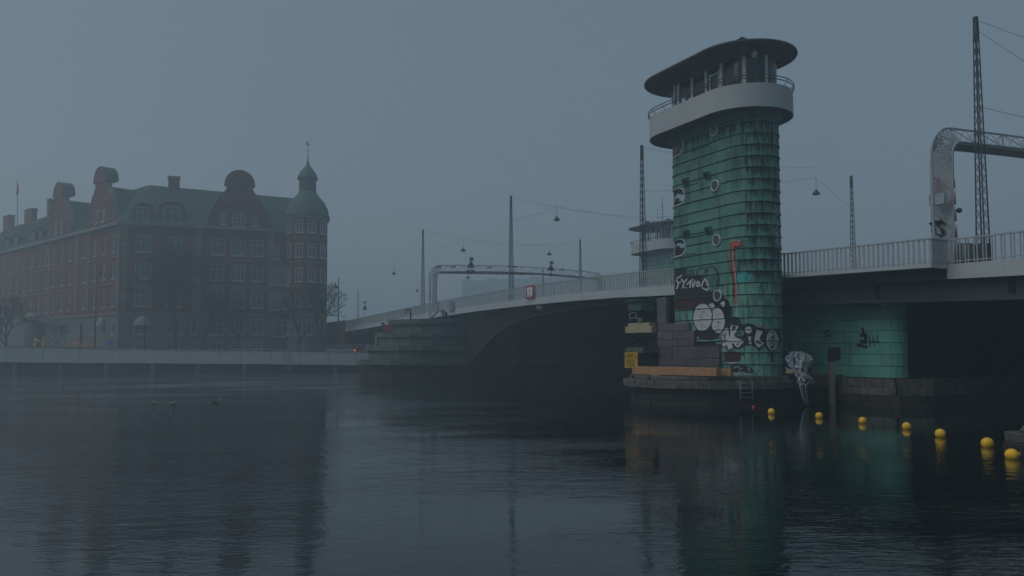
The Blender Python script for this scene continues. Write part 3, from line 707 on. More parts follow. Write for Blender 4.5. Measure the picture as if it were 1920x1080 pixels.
# girders and cross beams below the deck
ARCH = [(43, .25), (59.7, .38), (66.7, .80), (70.7, 1.12), (74.7, 1.75), (77.5, 2.65), (80.5, 3.9), (83, 5.2), (86, 6.6)]
def haunch(s): return max(0, lerp(ARCH, s)-.25)
for gi, n in enumerate((37.3, 43.5, 50, 56.5, 64.7)):
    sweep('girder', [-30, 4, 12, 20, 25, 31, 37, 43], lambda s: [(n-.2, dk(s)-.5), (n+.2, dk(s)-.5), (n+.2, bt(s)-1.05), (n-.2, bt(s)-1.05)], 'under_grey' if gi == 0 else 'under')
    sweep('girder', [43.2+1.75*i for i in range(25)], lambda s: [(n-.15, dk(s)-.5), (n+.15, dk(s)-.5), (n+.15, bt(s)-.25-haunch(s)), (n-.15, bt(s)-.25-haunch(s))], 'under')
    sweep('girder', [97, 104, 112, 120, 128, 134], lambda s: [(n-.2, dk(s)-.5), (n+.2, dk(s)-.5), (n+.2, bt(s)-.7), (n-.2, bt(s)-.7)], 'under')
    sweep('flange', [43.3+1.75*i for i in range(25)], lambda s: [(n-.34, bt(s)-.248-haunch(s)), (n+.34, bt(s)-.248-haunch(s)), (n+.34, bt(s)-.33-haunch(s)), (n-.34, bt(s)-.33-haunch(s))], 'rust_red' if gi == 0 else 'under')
for k in range(18):
    s = 8+k*7.2; mb = MB(); mb.box(B(s, 51, dk(s)-1.0), (.3, 28, .9), AX, NX); mb.build('cross_beam', 'under', bridge)
# railings: a top rail and bars
def railing(name, s0, s1, nf, sp, base_off, posts=True, n_ind=0, rows='baluster', bar=(.035, .06), thick=.07, pair=None):
    rail = MB(); ss = [s0]
    while ss[-1] < s1-2.6: ss.append(ss[-1]+2.5)
    ss.append(s1); k = 4; vs = []
    for s in ss:
        n = nf(s)
        for dn, z in ((-.05, rt(s)), (.06, rt(s)), (.06, rt(s)-thick), (-.05, rt(s)-thick)): vs.append(B(s, n+dn, z))
    fs = [(i*4+j, i*4+(j+1) % 4, (i+1)*4+(j+1) % 4, (i+1)*4+j) for i in range(len(ss)-1) for j in range(4)] + [(3, 2, 1, 0), tuple((len(ss)-1)*4+j for j in range(4))]
    rail.add(vs, fs)
    vs = []
    for s in ss:
        n = nf(s)
        for dn, z in ((-.03, 0), (.03, 0), (.03, -.05), (-.03, -.05)): vs.append(B(s, n+dn, rt(s)-base_off+.16+z))
    rail.add(vs, fs)
    r = rail.build(name, 'rail_grey', bridge)
    N_ = int((s1-s0)/sp); h = base_off-.01
    b0 = MB(); b0.box((0, 0, -h/2), (bar[0], bar[1], h-.03)); bme = bpy.data.meshes.new('baluster'); bme.from_pydata([tuple(v) for v in b0.v], [], b0.f); bme.materials.append(M['rail_grey'])
    joined = MB(); P0 = parent_loc(r)
    for i in range(N_+1):
        s = s0+i*sp
        if pair: s = s0+(i//2)*2*sp+(i % 2)*pair
        if i < n_ind: inst(rows, bme, r, B(s, nf(s), rt(s)-.02)-P0, TH)
        else: joined.box(B(s, nf(s), rt(s)-.02-h/2), (bar[0], bar[1], h-.03), AX, -NX)
    if joined.v: tag(joined.build('baluster_row', 'rail_grey', r), kind='stuff')
    return r
railing('railing', 12.0, 25.0, lambda s: 36.5, .215, 1.24, n_ind=62, pair=.15, bar=(.045, .05))
railing('railing', 25.15, 44.2, lambda s: 35.25, .29, 1.30, n_ind=66, bar=(.13, .03))
# the return of the footway railing at its near end
rb = MB(); rb.box(B(25.06, 35.85, rt(25)-.035), (.1, 1.3, .07), AX, NX); rb.box(B(25.06, 35.85, rt(25)-1.20), (.06, 1.25, .05), AX, NX)
rr_ = rb.build('railing', 'rail_grey', bridge)
bb = MB(); bb.box((0, 0, 0), (.06, .035, 1.22)); bo = bb.build('baluster', 'rail_grey', rr_, world=False); PR = parent_loc(rr_); bo.location = B(25.06, 35.3, rt(25)-.64)-PR; bo.rotation_euler = (0, 0, TH)
for k in range(1, 11): inst('baluster', bo.data, rr_, B(25.06, 35.3+k*.108, rt(25)-.64)-PR, TH)
bx = MB(); bx.box(B(25.3, 36.3, rt(25)-1.36), (.25, .3, .2), AX, NX); bx.build('junction_box', 'redplastic', bridge)
railing('railing', 44.4, 134.2, lambda s: 36.12, .255, 1.27, n_ind=150, bar=(.11, .03))
railing('railing', 12.0, 134.2, lambda s: 65.9, .255, 1.27, n_ind=0, bar=(.11, .03))
for s in (63.1, 88.5):
    mb = MB(); mb.box(B(s, 36.14, rt(s)-.66), (.10, .10, 1.3), AX, NX); mb.build('railing_post', 'rail_grey', bridge)
# solid board along the approach, where the bars are boarded
sweep('railing_board', [96.5, 104, 112, 120, 128, 134.2], lambda s: [(36.19, rt(s)-.08), (36.22, rt(s)-.08), (36.22, dk(s)+.06), (36.19, dk(s)+.06)], 'bridge_grey')

mb = MB(); mb.prism([B(5, 36.5, -.5), B(7, 36.5, -.5), B(7, 65.8, -.5), B(5, 65.8, -.5)], (0, 0, 6.2)); mb.build('unseen_shade_wall', 'granite_wet', bridge)  # unseen wall, added to keep light off the side of the pier house
# abutment wall where the bridge reaches land, and columns under the approach
ab = thing('abutment_wall', B(150, 40, 2), 'dark brick abutment wall at the far end of the bridge, beside the corner building', 'wall')
mb = MB(); mb.prism([B(134.4, 36, 2), B(134.4, 66, 2), B(135.4, 66, 2), B(135.4, 36, 2)], (0, 0, 4.3)); mb.build('end_wall', 'brick', ab)
mb = MB(); mb.prism([B(134.4, 35.95, 2), B(149, 35.95, 2), B(149, 36.8, 2), B(134.4, 36.8, 2)], (0, 0, 6.0)); mb.build('side_wall', 'brick', ab)
mb = MB(); mb.prism([B(134.4, 35.85, 8.0), B(149, 35.85, 8.0), B(149, 36.9, 8.0), B(134.4, 36.9, 8.0)], (0, 0, .25)); mb.build('coping', 'granite_cold', ab)
mb = MB(); mb.prism([B(135.4, 36.8, 2), B(149, 36.8, 2), B(149, 66, 2), B(135.4, 66, 2)], (0, 0, 4.8)); tag(mb.build('road', 'asphalt'), kind='structure')
for k, (s, n) in enumerate(((121.0, 37.5), (120.2, 39.3), (121.0, 46), (120.5, 55))):
    mb = MB(); mb.lathe(B(s, n, 2.3), [(.45, 0), (.40, .2), (.36, .3), (.36, 3.6), (.5, 3.9)], 12)
    tag(mb.build('concrete_column', 'concrete'), ['pale concrete column nearest the water under the bridge approach', 'pale concrete column just behind the nearest one under the bridge approach', 'concrete column in the dark middle of the bridge approach', 'concrete column deepest in the dark under the bridge approach'][k], 'column', 'columns under the approach')

# ------------------------------------------------------------------ piers
def coursed(parent, pts, z0, z1, wmin, wmax, mat, seed, depth=.30, gap=.015, name='stone_block', rough_=.03):
    """a course of stone blocks along a line of points; the outward side is to the left of the line"""
    rnd = random.Random(seed); L = [0]
    for a, b in zip(pts, pts[1:]): L.append(L[-1]+(b-a).length)
    def at(d):
        for i in range(len(pts)-1):
            if d <= L[i+1]+1e-6:
                t = (d-L[i])/max(1e-6, L[i+1]-L[i]); return pts[i].lerp(pts[i+1], t)
        return pts[-1]
    d = 0; out = []
    while d < L[-1]-.05:
        w_ = rnd.uniform(wmin, wmax)
        e = min(d+w_, L[-1]) if L[-1]-(d+w_) > wmin*.5 else L[-1]
        cuts = [d+gap/2] + [x for x in L if d+.05 < x < e-.05] + [e-gap/2]
        pr = rnd.uniform(-rough_, rough_); mb = MB(); vs = []
        for c in cuts:
            p = at(c); q0, q1 = at(max(0, c-.05)), at(min(L[-1], c+.05)); t = (q1-q0).normalized(); o = Vector((0, 0, 1)).cross(t)
            e1, e2 = (rnd.uniform(0, .02), rnd.uniform(0, .02))
            vs += [p+o*(pr-e1)+Vector((0, 0, z0+gap/2)), p+o*(pr+.0)+Vector((0, 0, z0+.05)), p+o*(pr+.01)+Vector((0, 0, z1-.05)), p+o*(pr-e2)+Vector((0, 0, z1-gap/2)), p-o*depth+Vector((0, 0, z1-gap/2)), p-o*depth+Vector((0, 0, z0+gap/2))]
        n = len(cuts)
        fs = [(i*6+j, i*6+(j+1) % 6, (i+1)*6+(j+1) % 6, (i+1)*6+j) for i in range(n-1) for j in range(6)]
        fs += [(5, 4, 3, 2, 1, 0), tuple((n-1)*6+j for j in range(6))]
        mb.add(vs, fs); out.append(mb.build(name, mat, parent)); d = e
    return out
def S2(l): return [B(s, n) for s, n in l]
def core(parent, l, z0, z1, mat='granite_wet', name='core', ins=.28):
    pts = S2(l); c = sum(pts, Vector())/len(pts)
    mb = MB(); mb.prism([p+(c-p).normalized()*ins+Vector((0, 0, z0)) for p in pts], (0, 0, z1-z0)); return mb.build(name, mat, parent)

# pier A, under the near tower. outline listed so that the outside is on the left when walking it
pierA = thing('bridge_pier', B(38, 34, 0), 'near granite bridge pier carrying the green tower, with a projecting ledge above the water', 'bridge pier', 'bridge piers')
def off_line(l, d):
    """move an open line of (s, n) outward (to its left) by d"""
    P = S2(l); o = []
    for i, p in enumerate(P):
        t = (P[min(i+1, len(P)-1)]-P[max(i-1, 0)]).normalized(); q = p + Vector((0, 0, 1)).cross(t)*d; o.append((q.dot(AX), q.dot(NX)))
    return o
outA = [(33.4, 66), (33.4, 44), (33.2, 37.0), (33.0, 34.6), (33.1, 32.6), (33.5, 31.0), (34.4, 29.5), (35.8, 28.3), (37.5, 27.6), (39.4, 27.7), (41.0, 28.4), (42.2, 29.8), (43.0, 31.5), (43.4, 34), (43.4, 66)]
outA = outA[::-1]   # walked so that the left-hand side is the water
def test_left(l):
    P = S2(l); A = sum(a.x*b.y-b.x*a.y for a, b in zip(P, P[1:]+P[:1])); return A < 0   # clockwise: outside is on the left
if not test_left(outA): outA = outA[::-1]
vis = [p for p in outA]
lowA = off_line(vis, -.42)
for i, (z0, z1) in enumerate(((-.6, .18), (.18, .60), (.60, .95))): coursed(pierA, S2(lowA), z0, z1, 1.2, 1.9, 'granite_wet', 10+i)
core(pierA, lowA, -2, 1.38)
coursed(pierA, S2(vis), .95, 1.40, 1.6, 2.6, 'ledge', 21, .9, .02, 'ledge_slab', .05)
up = off_line(vis, -.42)
coursed(pierA, S2(up), 1.40, 1.64, 1.0, 1.9, 'ledge', 22, 1.2, .02, 'ledge_slab', .10)
core(pierA, off_line(vis, -1.2), 1.38, 1.645, 'ledge', 'ledge_top', .05)
# pier B across the channel
pierB = thing('bridge_pier', B(91, 36, 0), 'far stepped stone pier fading into the fog on the left of the bridge opening', 'bridge pier', 'bridge piers')
outB = [(85.6, 66), (85.6, 34), (85.9, 31.2), (87.2, 28.6), (89.5, 27.0), (92.0, 26.4), (94.2, 26.6), (95.6, 27.6), (96.2, 29.5), (96.4, 34), (96.4, 66)]
if not test_left(outB): outB = outB[::-1]
coursed(pierB, S2(off_line(outB, -.5)), -.6, .7, 2, 3, 'granite_wet', 31); coursed(pierB, S2(off_line(outB, -.5)), .7, 1.45, 2, 3, 'granite_wet', 32)
core(pierB, off_line(outB, -.5), -2, 1.44)
def tier(z0, z1, inset, mat, seed, dn, name='stone_block'):
    l = [(s, n+dn if n < 40 else n) for s, n in off_line(outB, -inset)]
    coursed(pierB, S2(l), z0, z1, 1.8, 3.0, mat, seed, .6, .02, name); core(pierB, off_line(l, 0), z0, z1-.01, 'granite_cold', 'core', .3)
tier(1.45, 2.08, 0, 'granite_cold', 33, 0, 'ledge_slab')
tier(2.08, 3.05, .75, 'granite_cold', 34, .7)
tier(3.05, 3.62, .35, 'granite_cold', 35, .8, 'ledge_slab')
tier(3.62, 4.68, .9, 'granite_cold', 36, 1.9)
tier(4.68, 5.25, .5, 'granite_cold', 37, 2.0, 'ledge_slab')
tier(5.25, 6.2, 1.1, 'granite_cold', 38, 3.2)
tier(6.2, 6.80, .7, 'granite_cold', 39, 3.2, 'ledge_slab')

# stone body of pier A beside and under the tower
sb = [(36.35, 31.88), (42.0, 31.80), (42.9, 32.4), (43.2, 33.4), (43.2, 66)]
def sbl(s0): return [B(s0, 31.88)] + S2(sb[1:])
if True:
    # left of the line must be the water: line runs away from us, so the left is the upstream side
    for i, (z0, z1, s0) in enumerate(((1.64, 2.10, 36.35), (2.10, 2.58, 36.35), (2.58, 3.32, 36.35), (3.32, 3.79, 38.55), (3.79, 4.29, 38.55), (4.29, 4.80, 39.0), (4.80, 5.37, 41.25), (5.37, 5.89, 41.25), (5.89, 6.50, 41.25))):
        coursed(pierA, sbl(s0), z0, z1, 1.3, 2.1, 'granite', 50+i, .30, .02)
        q = [B(s0+.1, 32.0, z0), B(42.0, 32.1, z0), B(43.0, 33.5, z0), B(43.0, 64, z0), B(max(s0+.1, 41.5), 64, z0), B(max(s0+.1, 41.5), 35.6, z0), B(s0+.1, 33.0, z0)]
        mb = MB(); mb.prism(q, (0, 0, z1-z0-.01)); mb.build('core', 'granite_wet', pierA)
# wall of the pier that runs back below the deck, and the copper clad house beside it
mb = MB(); mb.box(B(42.9, 31.3, 3.12), (1.9, 1.5, .34), AX, NX); mb.build('ledge_slab', 'ledge', pierA)
mb = MB(); mb.box(B(43.6, 31.6, 6.05), (1.5, 1.0, .62), AX, NX); mb.box(B(43.6, 31.5, 6.40), (1.6, 1.2, .10), AX, NX); mb.build('capping_block', 'copper_cap', pierA)
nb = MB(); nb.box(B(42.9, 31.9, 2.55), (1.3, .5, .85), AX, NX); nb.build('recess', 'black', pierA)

cw = thing('copper_pier_house', B(34, 42, 1.5), 'bright green copper clad pier house in the shade under the bridge deck', 'pier house')
def gstad(d, off=0):
    """front wall from the far end, round corner, then back under the deck"""
    L1 = 13.0; r = .9
    if d < L1: p, o = B(44.0-d, 39.1), -NX
    elif d < L1+r*math.pi/2:
        a = (d-L1)/r; o = (-NX)*math.cos(a)+(-AX)*math.sin(a); p = B(31.0, 40.0)+o*r
    else: p, o = B(30.1, 40.0+(d-L1-r*math.pi/2)), -AX
    return p+o*off, o
for b in range(8):
    z0 = 1.52+b*.665; z1 = z0+.665; d = -.6*(b % 2); rnd = random.Random(80+b)
    while d < 38:
        e = d+rnd.uniform(2.0, 2.5)
        if d < 14.4 < e+.6: e = 14.42
        d0, e0 = max(d, 0)+.008, e-.008; us = [d0]
        while us[-1] < e0-.2: us.append(us[-1]+(.3 if 12.7 < us[-1] < 14.5 else min(1.0, max(.3, 12.8-us[-1]) if us[-1] < 12.7 else 1.0)))
        us[-1] = e0; vs = []
        for u in us:
            for o, z in ((-.05, z1-.03), (0, z1-.03), (.045, z0), (-.05, z0)): vs.append(gstad(u, o)[0]+Vector((0, 0, z)))
        n = len(us); mb = MB(); mb.add(vs, [(i*4+j, i*4+j+1, i*4+j+5, i*4+j+4) for i in range(n-1) for j in range(3)] + [(3, 2, 1, 0), tuple(4*n-4+j for j in range(4))])
        mb.build('copper_panel', 'copper_wall' if (d0+e0)/2 < 14.42 else 'copper_shaded', cw); d = e  # past the corner the sheets have the shade painted in
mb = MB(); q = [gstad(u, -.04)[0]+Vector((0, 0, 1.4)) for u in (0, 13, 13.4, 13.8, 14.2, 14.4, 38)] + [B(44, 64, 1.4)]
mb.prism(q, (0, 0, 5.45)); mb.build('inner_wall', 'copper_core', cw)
gb = MB()
for p, wd in (([(1541, 621), (1556, 619), (1546, 626), (1558, 630), (1543, 631)], .03), ([(1612, 629), (1624, 627), (1622, 640)], .10), ([(1612, 641), (1626, 640)], .11), ([(1617, 614), (1619, 626)], .09), ([(1630, 630), (1631, 650)], .03), ([(1636, 630), (1640, 648)], .03), ([(1606, 646), (1626, 651)], .08), ([(1629, 640), (1648, 641)], .03), ([(1645, 628), (1647, 645)], .03)):
    for k, (a, b_) in enumerate(zip(p, p[1:])):
        A_, B_ = onN(a[0], a[1], 39.035-k*.002), onN(b_[0], b_[1], 39.035-k*.002); d = (B_-A_); u = d.cross(NX).normalized()*wd
        gb.add([A_+u, A_-u, B_-u, B_+u], [(0, 1, 2, 3)])
tag(gb.build('graffiti_scribble', 'spray_black', cw), kind='stuff')
# granite footing of the pier house, nearer the water than its copper
for i, (z0, z1) in enumerate(((-.6, .15), (.15, .6), (.6, 1.05), (1.05, 1.5))):
    l = [B(29.2, 66), B(29.2, 40.2), B(29.9, 38.9), B(31, 38.45), B(33.0, 38.4)]
    coursed(cw, l[::-1], z0, z1, 1.2, 1.9, 'granite_wet' if i < 2 else 'ledge', 90+i, .6, .02)
mb = MB(); mb.prism([B(29.5, 66, -2), B(29.5, 40.5, -2), B(31.2, 38.8, -2), B(44, 38.8, -2), B(44, 66, -2)], (0, 0, 3.45)); mb.build('footing', 'granite_wet', cw)

# ------------------------------------------------------------------ things on and round pier A
def beam(a, b, h, w_, label, mat='timber', name='timber_beam', cat='timber beam', group='timber beams lying on the pier ledge'):
    a, b = Vector(a), Vector(b); d = (b-a); mb = MB(); mb.box((a+b)/2+Vector((0, 0, h/2)), (d.length, w_, h), d)
    return tag(mb.build(name, mat, bevel=.012), label, cat, group)
Pa, Pb = atY(1189.5, 706, 48.6), atY(1348, 709, 43.9)
Pa.z = Pb.z = 1.68
beam(Pa, Pb, .46, .42, 'thick new orange timber beam in front on the pier ledge')
dirb = (Pb-Pa).normalized(); nb_ = Vector((-dirb.y, dirb.x, 0)); nb_ = nb_ if nb_.dot(NX) > 0 else -nb_
beam(Pa+nb_*.62+dirb*1.0, Pb+nb_*.62+dirb*.42, .40, .26, 'second timber beam behind the front one, sticking out towards the tower')
wedge = MB(); wedge.box(Pa+dirb*1.9-nb_*.05+Vector((0, 0, -.02)), (.6, .5, .07), dirb); tag(wedge.build('timber_wedge', 'timber'), 'small flat wooden wedge under the front timber beam', 'wedge')

sg = thing('warning_sign', atY(1184, 690, 49.0), 'square yellow warning sign with black text at the left end of the pier', 'sign')
A_, B_, C_, D_ = atY(1171, 661.5, 48.6), atY(1194.5, 660, 48.6), atY(1196, 689.5, 48.6), atY(1172.5, 690, 48.6)
ctr = (A_+B_+C_+D_)/4; mb = MB(); mb.box(ctr, (.78, .04, .95), (1, 0, 0)); mb.build('board', 'yellow', sg, bevel=.01)
mb = MB(); mb.box(ctr+Vector((-.02, .06, -.1)), (.07, .07, 1.3)); mb.build('post', 'darkmetal', sg)
def text(s, size, loc, rot, mat, parent, name='lettering', ext=.003, align='CENTER', sx=1):
    cu = bpy.data.curves.new('t', 'FONT'); cu.body = s; cu.size = size; cu.align_x = align; cu.align_y = 'CENTER'; cu.extrude = ext; cu.space_character = 1.05
    t = bpy.data.objects.new('t', cu); col.objects.link(t); bpy.context.view_layer.update()
    me = bpy.data.meshes.new_from_object(t); bpy.data.objects.remove(t); me.materials.clear(); me.materials.append(M[mat])
    o = bpy.data.objects.new(name, me); col.objects.link(o); o.parent = parent; o.location = Vector(loc)-parent_loc(parent); o.rotation_euler = rot; o.scale = (sx, 1, 1); return o
for i, (s_, zz) in enumerate((('PRIVAT', .33), ('OMRÅDE  HER', .20), ('FÆRDSEL', -.03), ('PÅ EGET', -.17), ('ANSVAR', -.31))):
    text(s_, .13, ctr+Vector((-.02, -.026, zz)), (math.pi/2, 0, 0), 'black', sg)

yb = thing('yellow_timber_box', B(43.9, 31.2, 4.1), 'pale yellow timber box bracketed to the left side of the pier under the deck', 'box')
b0 = onN(1178, 625, 31.0); b1 = onN(1228, 623.5, 31.6)
d_ = (b1-b0); d_.z = 0; L_ = d_.length; zc = (b0.z+b1.z)/2
mb = MB(); mb.box((b0+b1)/2+Vector((.1, .4, .22)), (L_, .8, .44), d_); mb.build('lower_beam', 'yellow_wood', yb, bevel=.02)
mb = MB(); mb.box((b0+b1)/2+Vector((.1, .4, .55)), (L_*.8, .7, .22), d_); mb.build('upper_beam', 'yellow_wood', yb, bevel=.02)
hr = MB(); p = onN(1181, 604, 31.2); q = onN(1193, 603, 31.2)
for x in (p, q): hr.tube([x, x+Vector((0, 0, .62))], .02, 5)
for z in (.6, .25): hr.tube([p+Vector((0, 0, z)), q+Vector((0, 0, z))], .02, 5)
tag(hr.build('guard_rail', 'rail_grey'), 'small grey guard rail standing above the yellow timber box', 'guard rail')
pt = MB(); pt.lathe(onN(1200.5, 606, 31.3)-Vector((0, 0, .02)), [(.10, 0), (.14, .05), (.14, .28), (.18, .30), (.18, .34), (.05, .36)], 12)
tag(pt.build('metal_pot', 'rail_grey'), 'small pale grey pot on top of the yellow timber box', 'pot')

def ladder(name, top, bot, wd, rungs, label, mat, ax, back):
    t = thing(name, bot, label, 'ladder', 'harbour ladders'); ax = Vector(ax).normalized()
    for k in (-1, 1):
        mb = MB(); mb.tube([top+ax*wd/2*k+back, top+ax*wd/2*k+Vector((0, 0, .02)), bot+ax*wd/2*k], .035, 6); mb.build('stile', mat, t)
    for i in range(rungs):
        p = bot.lerp(top, (i+.6)/rungs); mb = MB(); mb.tube([p-ax*wd/2, p+ax*wd/2], .025, 5); mb.build('rung', mat, t)
    return t
ladder('harbour_ladder', atY(1399.5, 716, 43.3), atY(1399.5, 750, 43.3), .66, 4, 'short steel ladder hanging from the pier ledge into the dark water', 'cabinet', (1, .1, 0), Vector((0, .5, .05)))

# tarpaulin draped over the end of the ledge
rows = [(659, 1484, 1503, 45.9), (662, 1480, 1512, 45.7), (666, 1476, 1519, 45.6), (672, 1473, 1523, 45.5), (679, 1474, 1524, 45.4), (686, 1479, 1519, 45.3), (693, 1485, 1514, 45.2), (700, 1491, 1515, 45.0), (707, 1493, 1521, 44.7),
        (713, 1496, 1526, 44.6), (718, 1497, 1529, 44.55), (722, 1498, 1517, 44.5), (730, 1500, 1515, 44.5), (738, 1502, 1515, 44.5), (746, 1504, 1515, 44.5), (752, 1507, 1516, 44.5), (756, 1511, 1516, 44.5)]
NXT = 44; mb = MB(); vs = []; NR_ = 90
def rowat(t):
    f = t*(len(rows)-1); i = min(int(f), len(rows)-2); f -= i
    return [a+(b-a)*f for a, b in zip(rows[i], rows[i+1])]
def ridged(v): return 1-abs(noise.noise(v))*2.6
for i in range(NR_+1):
    t = i/NR_; y, xl, xr, D = rowat(t); tail = max(0, (t-.45)/.55)
    for j in range(NXT+1):
        f = j/NXT; ff = f+.05*noise.noise(Vector((f*3, t*7, 1)))
        pleat = ridged(Vector((f*(6-2*tail)+.8*t, t*1.3, 2.2))); cr = ridged(Vector((f*5+t*3.5, t*9-f*3, 8.0)))
        fold = .20*pleat+(.17*(1-tail)+.05)*cr+.03*noise.noise(Vector((f*30, t*30, 4)))
        jit = 2.2*noise.noise(Vector((t*14, 0 if f < .5 else 5, 9)))*(1-.5*tail)*(abs(f-.5)*2)
        slit = .9 if (tail > .25 and .40 < f < .52) else 0
        vs.append(atY(xl+(xr-xl)*f+jit, y+1.6*noise.noise(Vector((f*6, t*3, 5))), D-fold+.25-.45*math.sin(math.pi*f)*(1-tail)+slit))
n = NXT+1; mb.add(vs, [(i*n+j, i*n+j+1, (i+1)*n+j+1, (i+1)*n+j) for i in range(NR_) for j in range(NXT)], False)
tp = tag(mb.build('tarpaulin', 'tarp'), 'crumpled pale grey tarpaulin hanging over the ledge end, its tail nearly in the water', 'tarpaulin')
md = tp.modifiers.new('thick', 'SOLIDIFY'); md.thickness = .012
beam(atY(1474, 700, 45.3), atY(1493, 700, 45.1), .2, .3, 'short yellow timber block under the left of the tarpaulin', 'yellow_wood', 'timber_block', 'timber block', 'timber blocks under the tarpaulin')
mb = MB(); mb.box(atY(1521, 693, 45.9), (.24, .3, .6)); tag(mb.build('timber_block', 'post_wood', bevel=.01), 'upright wooden block showing at the right of the tarpaulin', 'timber block', 'timber blocks under the tarpaulin')
mb = MB(); mb.tube([atY(1473, 690, 45.0), atY(1479, 692.5, 44.9), atY(1491, 693, 44.85), atY(1494, 697, 44.8), atY(1497, 704, 44.8)], .03, 6)
tag(mb.build('bent_pipe', 'rail_grey'), 'thin bent pale pipe in front of the yellow timber block', 'pipe')
pp = thing('mooring_post', atZ(1560, 757.5, 0), 'weathered wooden post in the water carrying a dark square board', 'post')
P0 = atZ(1560, 757.5, 0); Yp = P0.y
mb = MB(); a, b_ = atY(1559, 676, Yp), atY(1560, 762, Yp); mb.box((a+b_)/2+Vector((0, 0, -.2)), (.29, .29, (a-b_).length+.4)); mb.build('post', 'post_wood', pp, bevel=.015)
mb = MB(); mb.tube([atY(1565.5, 680, Yp-.1), atY(1565.5, 722, Yp-.1)], .035, 6); mb.build('pipe', 'rail_grey', pp)
a, b_ = atY(1551, 651, Yp-.2), atY(1576, 677, Yp-.2); mb = MB(); mb.hull8([atY(1550, 677, Yp-.2), atY(1576, 676, Yp-.2), atY(1550, 677, Yp-.12), atY(1576, 676, Yp-.12), atY(1554, 652, Yp-.2), atY(1576, 650, Yp-.2), atY(1554, 652, Yp-.12), atY(1576, 650, Yp-.12)])
mb.build('board', 'black', pp)

# buoys along the bridge
bl = ['farthest yellow buoy, close under the end of the pier ledge', 'second yellow buoy, just right of the hanging tarpaulin tail', 'yellow buoy afloat below the green pier house, right of the mooring post', 'middle yellow buoy, first one right of the green pier house', 'yellow buoy third from the stone corner, in open dark water', 'large yellow buoy next to the last one by the stone corner', 'nearest yellow buoy, tilted on its side with its neck to the stone corner']
bd = [(1446.5, 776, .17), (1536, 784, .17), (1617.5, 793.5, .165), (1700, 804.5, .17), (1763.3, 819.5, .185), (1851.5, 838, .19), (1897, 860, .18)]
prof = [(.02, -.19), (.10, -.165), (.17, -.10), (.195, 0), (.175, .09), (.12, .155), (.055, .185), (.04, .20), (.038, .235), (.015, .25)]
bm_ = MB(); bm_.lathe((0, 0, 0), [(r/.195, z/.195) for r, z in prof], 18); bme = None
tl = MB(); tl.tube([(-.25, 0, 1.22), (.25, 0, 1.22)], .09, 6)
for i, (x, y, r) in enumerate(bd):
    P = atZ(x, y, 0); t = thing('buoy', P, bl[i], 'buoy', 'yellow buoys in a line across the water')
    if bme is None:
        o = bm_.build('float', 'buoy', t, world=False); bme = o.data; o2 = tl.build('eye', 'buoy', t, world=False); tme = o2.data
    else: o = inst('float', bme, t, (0, 0, 0)); o2 = inst('eye', tme, t, (0, 0, 0))
    rot = (R(100), 0, R(i*37)) if i < 6 else (R(80), R(0), R(80))
    if i < 6: rot = (R(170+i*3), R(6-i*2), R(i*50))
    else: rot = (R(0), R(82), R(-8))
    for q in (o, o2): q.location = (0, 0, r*.62); q.rotation_euler = rot; q.scale = (r, r, r)
rf = MB(); rf.lathe(atZ(1412.5, 764, 0)+Vector((0, 0, .02)), [(.01, -.08), (.07, -.05), (.09, 0), (.07, .07), (.02, .1)], 12)
tag(rf.build('red_float', 'redplastic'), 'tiny red float below the foot of the pier ladder', 'float')

# stone corner at the right edge
cs = thing('quay_corner', atZ(1915, 885, 0), 'rough dark stone quay corner cut by the right edge of the view', 'quay corner')
P = atY(1899, 812, 24.0); cor = Vector((P.x, 24.0, 0))
coursed(cs, [Vector((cor.x+6, 26.0, 0)), Vector((cor.x+.1, 24.6, 0)), Vector((cor.x, 24.0, 0)), Vector((cor.x+5, 20.5, 0))][::-1], -.6, .35, 1.1, 1.8, 'granite_wet', 120, 1.0, .02)
coursed(cs, [Vector((cor.x+6, 26.0, 0)), Vector((cor.x+.1, 24.6, 0)), Vector((cor.x, 24.0, 0)), Vector((cor.x+5, 20.5, 0))][::-1], .35, .66, 1.1, 1.8, 'ledge', 121, 1.0, .02)
mb = MB(); mb.prism([Vector((cor.x+.8, 24.8, -1)), Vector((cor.x+8, 26.6, -1)), Vector((cor.x+8, 19.6, -1)), Vector((cor.x+2, 23.1, -1))], (0, 0, 1.62)); mb.build('core', 'granite_wet', cs)
mb = MB(); mb.hull8([(cor.x+.33, 23.8, .66), (cor.x+1.8, 22.8, .66), (cor.x+.5, 24.5, .66), (cor.x+2.2, 24.4, .66), (cor.x+.42, 23.9, .82), (cor.x+1.7, 22.9, .86), (cor.x+.55, 24.4, .84), (cor.x+2.1, 24.3, .86)])
tag(mb.build('stone_slab', 'granite_cold', bevel=.03), 'loose pale stone slab lying on the quay corner', 'stone slab')

